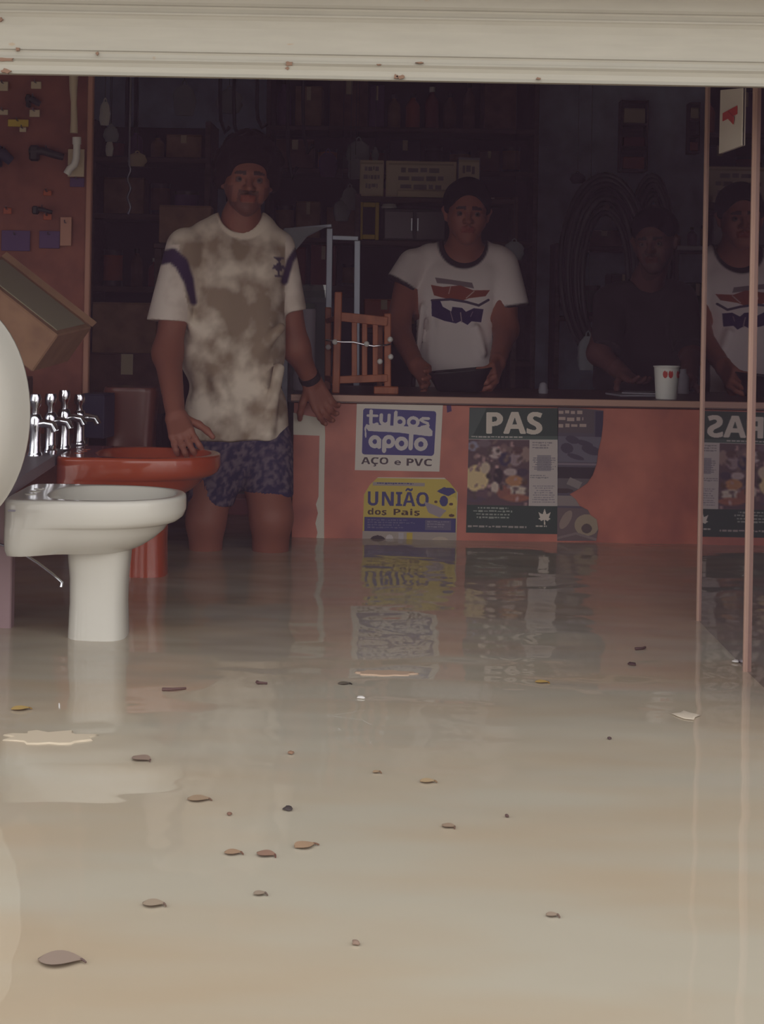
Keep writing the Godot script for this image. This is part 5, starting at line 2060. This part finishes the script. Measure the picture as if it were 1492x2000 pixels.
	g.lathe(Vector3(wp.x, t.position.y + ch, -7.5), [[0.0, 0.0], [0.032, 0.0], [0.034, 0.006], [0.028, 0.020], [0.0, 0.022]], 18)
	tag(obj("white_dish", g, M.white_plastic), "small white dish on top of the dark cabinet", "dish")
	# pale bags hanging at the shelf's left upright
	for b in [[700, 302, 46, 52, 7.9, "grey_cloth", "grey plastic bag hanging above the cream lettered box"], [694, 330, 30, 40, 7.85, "grey_cloth", "small grey bag under the hanging plastic bag"], [683, 388, 32, 44, 7.8, "grey_cloth", "grey bag hanging left of the yellow frame"], [668, 412, 34, 40, 7.8, "grey_cloth", "crumpled grey bag low beside the showcase top"], [640, 322, 36, 48, 7.9, "purple_card", "pale purple card pinned left of the hanging grey bags"], [1128, 348, 30, 20, 7.8, "navy", "bluish bag beside the hose coil's left shoulder"], [1148, 690, 40, 66, 7.25, "grey_cloth", "pale crumpled bag hanging low in front of the hose coil"], [733, 302, 14, 22, 7.85, "grey_cloth", "narrow grey packet between bag and cream box"], [1004, 490, 40, 36, 7.3, "grey_cloth", "pale package behind the second man's shoulder"]]:
		bag(at(b[0], b[1], b[4]), b[2] * b[4] / F, b[3] * b[4] / F, M[b[5]], b[6])
	# third stack at the right: narrow wall boxes
	for k in 2:
		var c: Array = [[1216, 1272, 192, 332, 8.6], [1352, 1374, 196, 296, 8.6]][k]
		var a := at(c[0], c[3], c[4])
		var b := at(c[1], c[2], c[4])
		t = thing("wall_rack", ["small dark wall rack with pale packets on the blue back wall", "small dark wall rack partly behind the mirror's edge"][k], "rack")
		t.position = Vector3((a.x + b.x) * 0.5, a.y, -8.74)
		var w := b.x - a.x
		var h := b.y - a.y
		g = Geo.new()
		g.bx(Vector3(0, h * 0.5, -0.05), Vector3(w, h, 0.012), 0.002)
		obj("back_board", g, M.shelf_wood, t)
		for s in [-1.0, 1.0]:
			g = Geo.new()
			g.bx(Vector3(s * w * 0.47, h * 0.5, 0.0), Vector3(w * 0.06, h, 0.11), 0.002)
			obj("side", g, M.shelf_wood, t)
		for i in 4:
			g = Geo.new()
			g.bx(Vector3(0, h * (0.02 + 0.32 * i), 0.0), Vector3(w * 0.9, 0.012, 0.11), 0.002)
			obj("shelf_board", g, M.shelf_wood, t)
		for i in 3:
			if k == 1 and i == 1:
				continue
			box_thing("small_packet", t.position + Vector3(0, h * (0.02 + 0.32 * i) + 0.007, 0.01), Vector3(w * 0.78, h * [0.16, 0.12, 0.20][i], 0.08), 0.0, [M.orange_card, M.red_card, M.cream_card][i], "%s packet on the %s board of the %s wall rack" % [["orange-brown", "dark red", "cream"][i], ["lowest", "middle", "upper"][i], ["larger", "narrow"][k]], false)
	build_hose_coil()
	# right side: dark low shelves and stuff near the mirror
	var sx0: float = at(1100, 500, 8.0).x
	var sy := [at(1200, 480, 8.3).y, at(1200, 620, 8.3).y]
	shelf_unit("right_shelf", "low dark shelf on the blue back wall behind the hose coil", sx0, 2.5, -8.5, sy, 0.28, sy[0] + 0.01, false)
	stock(sx0 + 0.05, 2.4, -8.5, sy[0], 0.16, "on the low shelf behind the hoses", "stock behind the hose coil", ["box", "tin", "bottle"])
	stock(sx0 + 0.05, 2.4, -8.5, sy[1], 0.24, "on the lower board behind the hoses", "stock behind the hose coil", ["box", "tin"])
	var tl := at(1352, 484, 7.6)
	t = thing("grey_ledge", "pale ledge with a dark roll beside the mirror's far edge", "shelf")
	t.position = Vector3(tl.x + 0.1, FLOOR, -7.75)
	g = Geo.new()
	var hy := tl.y - FLOOR
	g.bx(Vector3(0, hy, 0), Vector3(0.36, 0.02, 0.25), 0.003)
	obj("board", g, M.grey_card, t)
	for s in [-1.0, 1.0]:
		g = Geo.new()
		g.bx(Vector3(s * 0.16, hy * 0.5, 0), Vector3(0.02, hy, 0.22), 0.002)
		obj("leg", g, M.dark_tin, t)
	# dark hanging straps in the middle left
	for k in 7:
		var c: Array = [[428, 200, 60], [455, 190, 90], [500, 210, 40], [560, 230, 120], [590, 210, 90], [246, 260, 130], [262, 330, 90]][k]
		g = Geo.new()
		var p := at(c[0], c[1], 7.6)
		var l: float = c[2] * 7.6 / F
		g.tube([Vector3(p.x, 2.2, p.z), Vector3(p.x + 0.004, p.y, p.z), Vector3(p.x + 0.01, p.y - l * 0.6, p.z + 0.01), Vector3(p.x + 0.03, p.y - l, p.z + 0.02), Vector3(p.x + 0.05, p.y - l * 0.8, p.z + 0.02)], 0.009, 0.009, 6)
		tag(obj("hanging_cable", g, M.black_rubber), "dark cable loop hanging from the ceiling, %s of the row at the back left" % nth[k], "cable", "hanging cables")


func bag(c: Vector3, w: float, h: float, m: Material, label: String) -> void:
	var t := thing("hanging_bag" if not "card" in label and not "pack" in label else "hanging_card", label, "bag" if "bag" in label else "packet")
	t.position = c
	var r := RandomNumberGenerator.new()
	r.seed = int(c.x * 1000) + int(c.y * 100)
	var rings := []
	for i in 7:
		var f := i / 6.0
		var y := lerpf(-h * 0.5, h * 0.5, f)
		var k := sin(PI * clampf(0.16 + f * 0.72, 0, 1)) * 0.5 + 0.5
		if f > 0.85:
			k *= 0.55
		var ring := PackedVector3Array()
		for j in 14:
			var a := TAU * j / 14
			var q := 1.0 + r.randf_range(-0.10, 0.10)
			ring.append(Vector3(cos(a) * w * 0.5 * k * q, y, sin(a) * w * 0.22 * k * q))
		rings.append(ring)
	var g := Geo.new()
	g.loft(rings)
	obj("body", g, m, t)
	g = Geo.new()
	g.tube([Vector3(-w * 0.12, h * 0.46, 0), Vector3(-w * 0.08, h * 0.6, 0), Vector3(0, h * 0.66, 0), Vector3(w * 0.08, h * 0.6, 0), Vector3(w * 0.12, h * 0.46, 0)], 0.003, 0.003, 6)
	obj("handle", g, m, t)
	g = Geo.new()
	g.tube([Vector3(0, h * 0.64, 0), Vector3(0, 2.2 - c.y, 0)], 0.0012, 0.0012, 5)
	obj("string", g, M.black_rubber, t)


func build_hose_coil() -> void:
	# tall bundles of dark hose hung over a peg, domed at the top
	for k in 2:
		var t := thing("hose_coil", ["big bundle of dark hose hanging in a dome behind the seated figure", "smaller bundle of dark hose hanging right of the big dome"][k], "hose")
		var c := at([1180, 1272][k], [520, 500][k], [7.6, 7.75][k])
		t.position = c
		var turns := [9, 6]
		for i in int(turns[k]):
			var g := Geo.new()
			var rx: float = ([0.185, 0.10][k] - 0.011 * i) + rng.randf_range(-0.006, 0.006)
			var ry: float = ([0.40, 0.36][k] - 0.014 * i)
			var pts := []
			for j in 41:
				var a := TAU * j / 40
				pts.append(Vector3(cos(a) * rx, sin(a) * ry - 0.014 * i * 0.5, 0.05 * sin(a * 2 + i) * 0.3 + (i % 3 - 1) * 0.026))
			g.tube(pts, 0.013, 0.013, 8)
			obj("turn", g, M.black_rubber, t)
		var g := Geo.new()
		g.tube([Vector3(0, [0.375, 0.335][k] - 0.12, -0.9), Vector3(0, [0.375, 0.335][k] - 0.12, 0.06)], 0.012, 0.012, 10)
		obj("peg", g, M.shelf_wood, t)


# ---------------------------------------------------------------- the left side
func build_left_wall() -> void:
	# display board with hung goods
	var t := thing("display_board", "brown display board with hanging goods on the left", "board")
	var zb := -5.75
	var xr := at(170, 400, 5.75).x
	t.position = Vector3(-1.5, FLOOR, zb)
	var g := Geo.new()
	g.bx(Vector3((-2.12 + xr) * 0.5 + 1.5, 1.22, 0), Vector3(xr + 2.12, 2.44, 0.02), 0.003)
	obj("panel", g, M.board_brown, t)
	g = Geo.new()
	g.bx(Vector3(xr + 1.5 + 0.008, 1.22, 0.006), Vector3(0.018, 2.44, 0.034), 0.003)
	obj("edge_strip", g, M.board_edge, t)
	var z := 5.72
	# things on hooks: [kind, x, y, w, h, material, label]
	var items := [
		["card", 6, 168, 18, 18, "cream_card", "pale tag at the top left corner of the display board"], ["card", 70, 166, 20, 14, "cream_card", "pale tag at the top middle of the display board"],
		["tool", 66, 198, 26, 28, "black_plastic", "black knob under the top middle tag on the display board"], ["card", 6, 219, 18, 10, "cream_card", "small pale tag above the yellow pack on the display board"],
		["card", 67, 221, 20, 14, "cream_card", "pale tag under the black knob on the display board"], ["card", 35, 240, 40, 14, "yellow_card", "flat yellow pack hanging on the display board"],
		["card", 44, 253, 13, 9, "cream_card", "tiny pale tag under the flat yellow pack"], ["tool", 92, 300, 66, 34, "black_plastic", "wide black tool across the middle of the display board"],
		["tool", 10, 306, 26, 46, "navy", "dark blue tool at the display board's left edge"], ["card", 92, 377, 16, 10, "orange_card", "small orange tag under the wide black tool"],
		["tool", 84, 411, 38, 18, "black_plastic", "short black tool low on the display board"], ["card", 92, 424, 16, 11, "orange_card", "small orange tag under the short black tool"],
		["card", 14, 412, 16, 12, "orange_card", "faint orange tag low at the left of the display board"], ["card", 148, 318, 32, 54, "cream_card", "cream card behind the white elbow pipe"],
		["card", 150, 356, 28, 18, "purple_card", "purple card under the white elbow pipe"], ["card", 128, 452, 22, 56, "board_edge", "pale upright strip low on the display board"],
		["card", 30, 470, 56, 40, "purple_card", "faded purple pack low on the display board"], ["card", 96, 468, 40, 34, "purple_card", "second faded purple pack right of the first"]]
	for it in items:
		var p := at(it[1], it[2], z)
		var w: float = it[3] * z / F
		var h: float = it[4] * z / F
		var tt := thing("hanging_tag" if it[0] == "card" else "hanging_tool", it[6], "tag" if it[0] == "card" else "tool")
		tt.position = Vector3(p.x, p.y, zb + 0.012)
		if it[0] == "card":
			g = Geo.new()
			g.bx(Vector3(0, 0, 0.012), Vector3(w, h, 0.006), 0.0015)
			obj("card", g, M[it[5]], tt)
		else:
			g = Geo.new()
			g.tube([Vector3(-w * 0.5, h * 0.1, 0.026), Vector3(-w * 0.1, h * 0.12, 0.03), Vector3(w * 0.28, -h * 0.1, 0.03), Vector3(w * 0.5, -h * 0.2, 0.026)], h * 0.26, h * 0.20, 10)
			obj("grip", g, M[it[5]], tt)
			g = Geo.new()
			g.bx(Vector3(-w * 0.36, 0, 0.026), Vector3(w * 0.28, h * 0.9, 0.03), 0.006)
			obj("head", g, M[it[5]], tt)
		g = Geo.new()
		g.tube([Vector3(0, h * 0.3, -0.002), Vector3(0, h * 0.3, 0.036), Vector3(0, h * 0.3 + 0.008, 0.042)], 0.002, 0.002, 6)
		obj("hook", g, M.steel_dull, tt)
	# white pipes
	t = thing("elbow_pipe", "white elbow pipe hanging beside the display board's edge", "pipe")
	t.position = at(150, 305, 5.69)
	var L := func(x, y): return at(x, y, 5.69) - at(150, 305, 5.69)
	g = Geo.new()
	g.tube([L.call(150, 272), L.call(150, 290), L.call(149, 310), L.call(145, 322), L.call(136, 330), L.call(130, 340)], 0.012, 0.012, 12)
	obj("pipe", g, M.white_plastic, t)
	g = Geo.new()
	g.tube([L.call(150, 268), L.call(150, 282)], 0.0145, 0.0145, 12)
	obj("collar", g, M.white_plastic, t)
	t = thing("pale_funnel", "pale yellow funnel tube hanging at the top of the display board's edge", "pipe")
	t.position = at(143, 200, 5.69)
	g = Geo.new()
	g.tube([Vector3(0, 0.10, 0), Vector3(0, 0.04, 0), Vector3(0.002, -0.0, 0)], 0.016, 0.010, 12)
	g.tube([Vector3(0.002, 0.0, 0), Vector3(0.004, -0.06, 0), Vector3(0.004, -0.10, 0)], 0.010, 0.013, 12)
	obj("tube", g, M.cream_card, t)
	# shelf of goods in the gap right of the board
	var x0: float = at(182, 400, 7.0).x
	var x1: float = at(415, 400, 7.0).x
	var ys := [at(300, 690, 7.0).y, at(300, 560, 7.0).y, at(300, 420, 7.0).y, at(300, 310, 7.0).y]
	shelf_unit("left_shelf", "dark stock shelf between the display board and the first man", x0, x1, -7.05, ys, 0.3, at(300, 240, 7.0).y)
	for k in 4:
		stock(x0 + 0.03, x1 - 0.03, -7.04, ys[k], [0.2, 0.22, 0.2, 0.13][k], ["lowest on the left stock shelf", "second board of the left shelf", "third board of the left shelf", "top board of the left shelf"][k], "stock on the left shelf", [["box"], ["bottle", "tin"], ["box", "tin"], ["bottle", "box", "tin"]][k])
	# pale hanging goods in front of it
	for b in [[205, 222, 22, 46, 6.6, "white_plastic", "pale plastic bag hanging at the top of the left gap"], [217, 262, 30, 30, 6.6, "grey_cloth", "grey plastic bag under the top pale bag in the left gap"], [214, 290, 16, 30, 6.6, "white_plastic", "narrow white bag hanging lowest of the three in the left gap"], [268, 312, 36, 26, 6.6, "cream_card", "cream crumpled bag hanging right of the three pale bags"], [360, 196, 44, 60, 8.0, "grey_cloth", "blue-grey bag hanging high at the back left"], [448, 198, 50, 46, 8.2, "grey_cloth", "pale grey bag hanging high behind the first man's head"]]:
		bag(at(b[0], b[1], b[4]), b[2] * b[4] / F, b[3] * b[4] / F, M[b[5]], b[6])
	g = Geo.new()
	var pts := []
	pts.append(Vector3(at(252, 322, 6.55).x, 2.2, -6.55))
	for j in 16:
		pts.append(at(252 + sin(j * 1.1) * 3, 322 + j * 6.4, 6.55))
	g.tube(pts, 0.0045, 0.0045, 6)
	tag(obj("hanging_chain", g, M.steel_dull), "thin grey chain hanging below the cream bag in the left gap", "chain")
	# cartons behind the first man
	var c := at(242, 690, 6.35)
	box_thing("cardboard_box", Vector3(c.x, c.y, -6.45), Vector3(0.235, at(242, 592, 6.35).y - c.y, 0.2), 0.0, M.cardboard, "plain cardboard box stacked behind the first man's arm", false)
	box_thing("cardboard_box", Vector3(c.x + 0.01, c.y - 0.22, -6.45), Vector3(0.27, 0.22, 0.22), 0.03, M.cardboard_dark, "reddish dark box under the plain cardboard box behind the first man", true)
	box_thing("cardboard_box", Vector3(c.x, FLOOR, -6.45), Vector3(0.30, c.y - 0.22 - FLOOR, 0.25), 0.0, M.dark_card, "dark bottom box of the stack behind the first man's arm", false)
	c = at(358, 475, 6.4)
	box_thing("cardboard_box", Vector3(c.x, c.y, -6.5), Vector3(0.19, at(358, 402, 6.4).y - c.y, 0.2), 0.05, M.cardboard, "cardboard box standing high behind the first man's shoulder", false)
	t = thing("step_stand", "tall dark stand carrying the box behind the first man's shoulder", "stand")
	t.position = Vector3(c.x, FLOOR, -6.5)
	g = Geo.new()
	g.bx(Vector3(0, c.y - FLOOR - 0.012, 0), Vector3(0.22, 0.02, 0.22), 0.003)
	obj("board", g, M.shelf_wood, t)
	for q in [[-0.09, -0.09], [0.09, -0.09], [-0.09, 0.09], [0.09, 0.09]]:
		g = Geo.new()
		g.bx(Vector3(q[0], (c.y - FLOOR - 0.02) * 0.5, q[1]), Vector3(0.03, c.y - FLOOR - 0.02, 0.03), 0.003)
		obj("leg", g, M.shelf_wood, t)
	# pinkish basin floating in the passage between the first man's legs
	c = at(462, 1046, 6.6)
	t = thing("pink_tub", "dull pink tub floating in the passage behind the first man's legs", "tub")
	t.position = Vector3(c.x, -0.02, c.z)
	g = Geo.new()
	g.lathe(Vector3.ZERO, [[0.0, 0.0], [0.055, 0.0], [0.075, 0.075], [0.080, 0.077], [0.080, 0.082], [0.072, 0.082], [0.053, 0.006], [0.0, 0.006]], 24)
	obj("shell", g, mat("pink_plastic", s255(170, 110, 112), 0.4), t)


# ---------------------------------------------------------------- bits floating on the water
func on_water(x: float, y: float) -> Vector3:
	var a := at(x, y, 1.0)
	var d := EYE / (EYE - a.y)
	return Vector3(a.x * d, 0.0, -d)


func build_floating() -> void:
	# [kind, x, y, length px, turn, colour, label]
	var list := [
		["leaf", 672, 1337, 24, 0.2, [52, 56, 44], "dark green leaf afloat near the middle of the water"], ["leaf", 1058, 1334, 26, -0.1, [206, 164, 62], "bright yellow leaf afloat below the green poster's reflection"],
		["leaf", 40, 1386, 36, 0.35, [188, 152, 62], "dull yellow leaf afloat at the left edge"], ["chip", 705, 1364, 14, 0.9, [220, 214, 206], "tiny white chip right of the dark green leaf"],
		["chip", 1340, 1399, 46, 0.1, [206, 192, 170], "pale foam scrap afloat by the right mirror strip"], ["leaf", 277, 1484, 44, -0.5, [128, 104, 92], "brown curled leaf afloat below the white basin"],
		["leaf", 388, 1563, 44, 0.1, [150, 122, 96], "thin tan leaf afloat left of the black seed"], ["chip", 563, 1581, 20, 0.0, [62, 54, 52], "small black seed pod afloat in the bright water"],
		["chip", 448, 1592, 9, 0.2, [120, 88, 70], "tiny brown bit left of the black seed pod"], ["chip", 990, 1596, 8, 0.4, [86, 62, 58], "tiny dark bit alone right of centre in the bright water"],
		["leaf", 876, 1616, 28, -0.4, [140, 116, 96], "small brown leaf left of the tiny dark bit"], ["leaf", 455, 1668, 34, 0.1, [148, 112, 84], "left piece of the broken brown leaf clump in front"],
		["leaf", 520, 1671, 40, -0.3, [130, 86, 68], "middle piece of the broken brown leaf clump in front"], ["leaf", 595, 1654, 46, 0.6, [154, 120, 88], "right curled piece of the broken brown leaf clump"],
		["leaf", 118, 1878, 88, 0.05, [132, 112, 104], "long grey-brown leaf nearest the camera at the left"], ["leaf", 300, 1768, 44, 0.0, [146, 128, 108], "faint tan leaf below the clump at the left"],
		["leaf", 507, 1748, 24, 0.2, [136, 120, 104], "faint small leaf directly below the leaf clump"], ["leaf", 1078, 1790, 24, 0.0, [146, 126, 108], "faint tan leaf at the lower right"],
		["chip", 695, 1844, 16, 0.3, [140, 116, 98], "small tan bit low near the middle"], ["chip", 1190, 1444, 8, 0.0, [76, 56, 54], "tiny dark bit below the yellow leaf to the right"],
		["chip", 1234, 1298, 16, 0.4, [74, 52, 52], "dark bit afloat left of the mirror's far strip"], ["stick", 1250, 1268, 30, 0.7, [84, 60, 56], "dark thin twig afloat above the dark bit near the mirror"],
		["stick", 340, 1348, 46, 0.3, [96, 70, 62], "brown twig afloat right of the pedestal's reflection"], ["stick", 512, 1336, 22, -0.4, [88, 62, 56], "short dark twig afloat left of the dark green leaf"],
		["chip", 1437, 1293, 14, -0.3, [224, 218, 212], "white chip afloat between the two mirror strips"], ["leaf", 835, 1528, 30, 0.1, [176, 148, 106], "pale yellow-brown leaf in the bright water's middle"],
		["leaf", 735, 1510, 14, 0.2, [164, 134, 100], "tiny tan leaf above the pale yellow-brown leaf"], ["chip", 568, 1472, 12, 0.2, [142, 108, 84], "tiny brown bit at the edge of the shade"]]
	for it in list:
		var p := on_water(it[1], it[2])
		var l: float = it[3] * -p.z / F
		var t := thing({"leaf": "floating_leaf", "chip": "floating_chip", "stick": "floating_twig"}[it[0]], it[6], {"leaf": "leaf", "chip": "debris", "stick": "twig"}[it[0]])
		t.position = p + Vector3(0, 0.001, 0)
		t.rotation.y = it[4]
		var g := Geo.new()
		g.tint = lin(it[5][0], it[5][1], it[5][2]).lerp(lin(176, 158, 132), 0.28 if it[0] == "leaf" else 0.0)
		if it[0] == "stick":
			g.tube([Vector3(-l * 0.5, 0.002, 0), Vector3(-l * 0.1, 0.004, 0.012), Vector3(l * 0.5, 0.002, 0.0)], 0.004, 0.0025, 6)
			obj("twig", g, M.bits, t)
		elif it[0] == "chip":
			var rings := []
			for q in [[0.9, 0.0], [1.0, 0.001], [0.8, 0.003], [0.3, 0.004]]:
				var r := PackedVector3Array()
				for j in 9:
					var a := TAU * j / 9
					var f := 1.0 + 0.25 * sin(j * 2.6 + it[1])
					r.append(Vector3(cos(a) * l * 0.5 * q[0] * f, q[1], sin(a) * l * 0.7 * q[0] * f))
				rings.append(r)
			g.loft(rings)
			obj("chip", g, M.bits, t)
		else:
			var top := []
			var botm := []
			for i in 9:
				var f := i / 8.0
				var w := sin(PI * pow(f, 0.8)) * l * 0.40 + 0.0008
				var y := 0.0015 + 0.004 * sin(f * 3.0) * l * 10.0
				top.append(PackedVector3Array([Vector3((f - 0.5) * l, y + 0.001, -w), Vector3((f - 0.5) * l, y, 0), Vector3((f - 0.5) * l, y + 0.001, w), Vector3((f - 0.5) * l, y, w), Vector3((f - 0.5) * l, y - 0.001, 0), Vector3((f - 0.5) * l, y, -w)]))
			g.loft(top)
			obj("blade", g, M.bits, t)
			g = Geo.new()
			g.tint = lin(it[5][0] * 0.75, it[5][1] * 0.7, it[5][2] * 0.7)
			g.tube([Vector3(l * 0.45, 0.002, 0), Vector3(l * 0.52, 0.002, 0.004), Vector3(l * 0.58, 0.001, 0.008)], 0.0016, 0.0012, 6)
			obj("stalk", g, M.bits, t)
	# sheets of pale scum
	for k in 2:
		var c := on_water([95, 752][k], [1442, 1316][k])
		var w: float = [0.16, 0.13][k]
		var ring0 := PackedVector3Array()
		var ring1 := PackedVector3Array()
		for j in 26:
			var a := TAU * j / 26
			var f := 1.0 + 0.22 * sin(j * 1.9 + k) + 0.12 * sin(j * 4.3)
			ring0.append(Vector3(cos(a) * w * 0.5 * f, -0.001, sin(a) * w * [0.30, 0.22][k] * f))
			ring1.append(Vector3(cos(a) * w * 0.47 * f, 0.003, sin(a) * w * [0.27, 0.19][k] * f))
		var g := Geo.new()
		g.tint = [lin(206, 190, 164), lin(196, 168, 142)][k]
		g.loft([ring0, ring1])
		var o := obj("foam_patch", g, M.bits)
		o.position = c
		tag(o, ["pale foam patch under the white basin's reflection at the left", "thin pale foam streak right of the dark green leaf"][k], "foam")
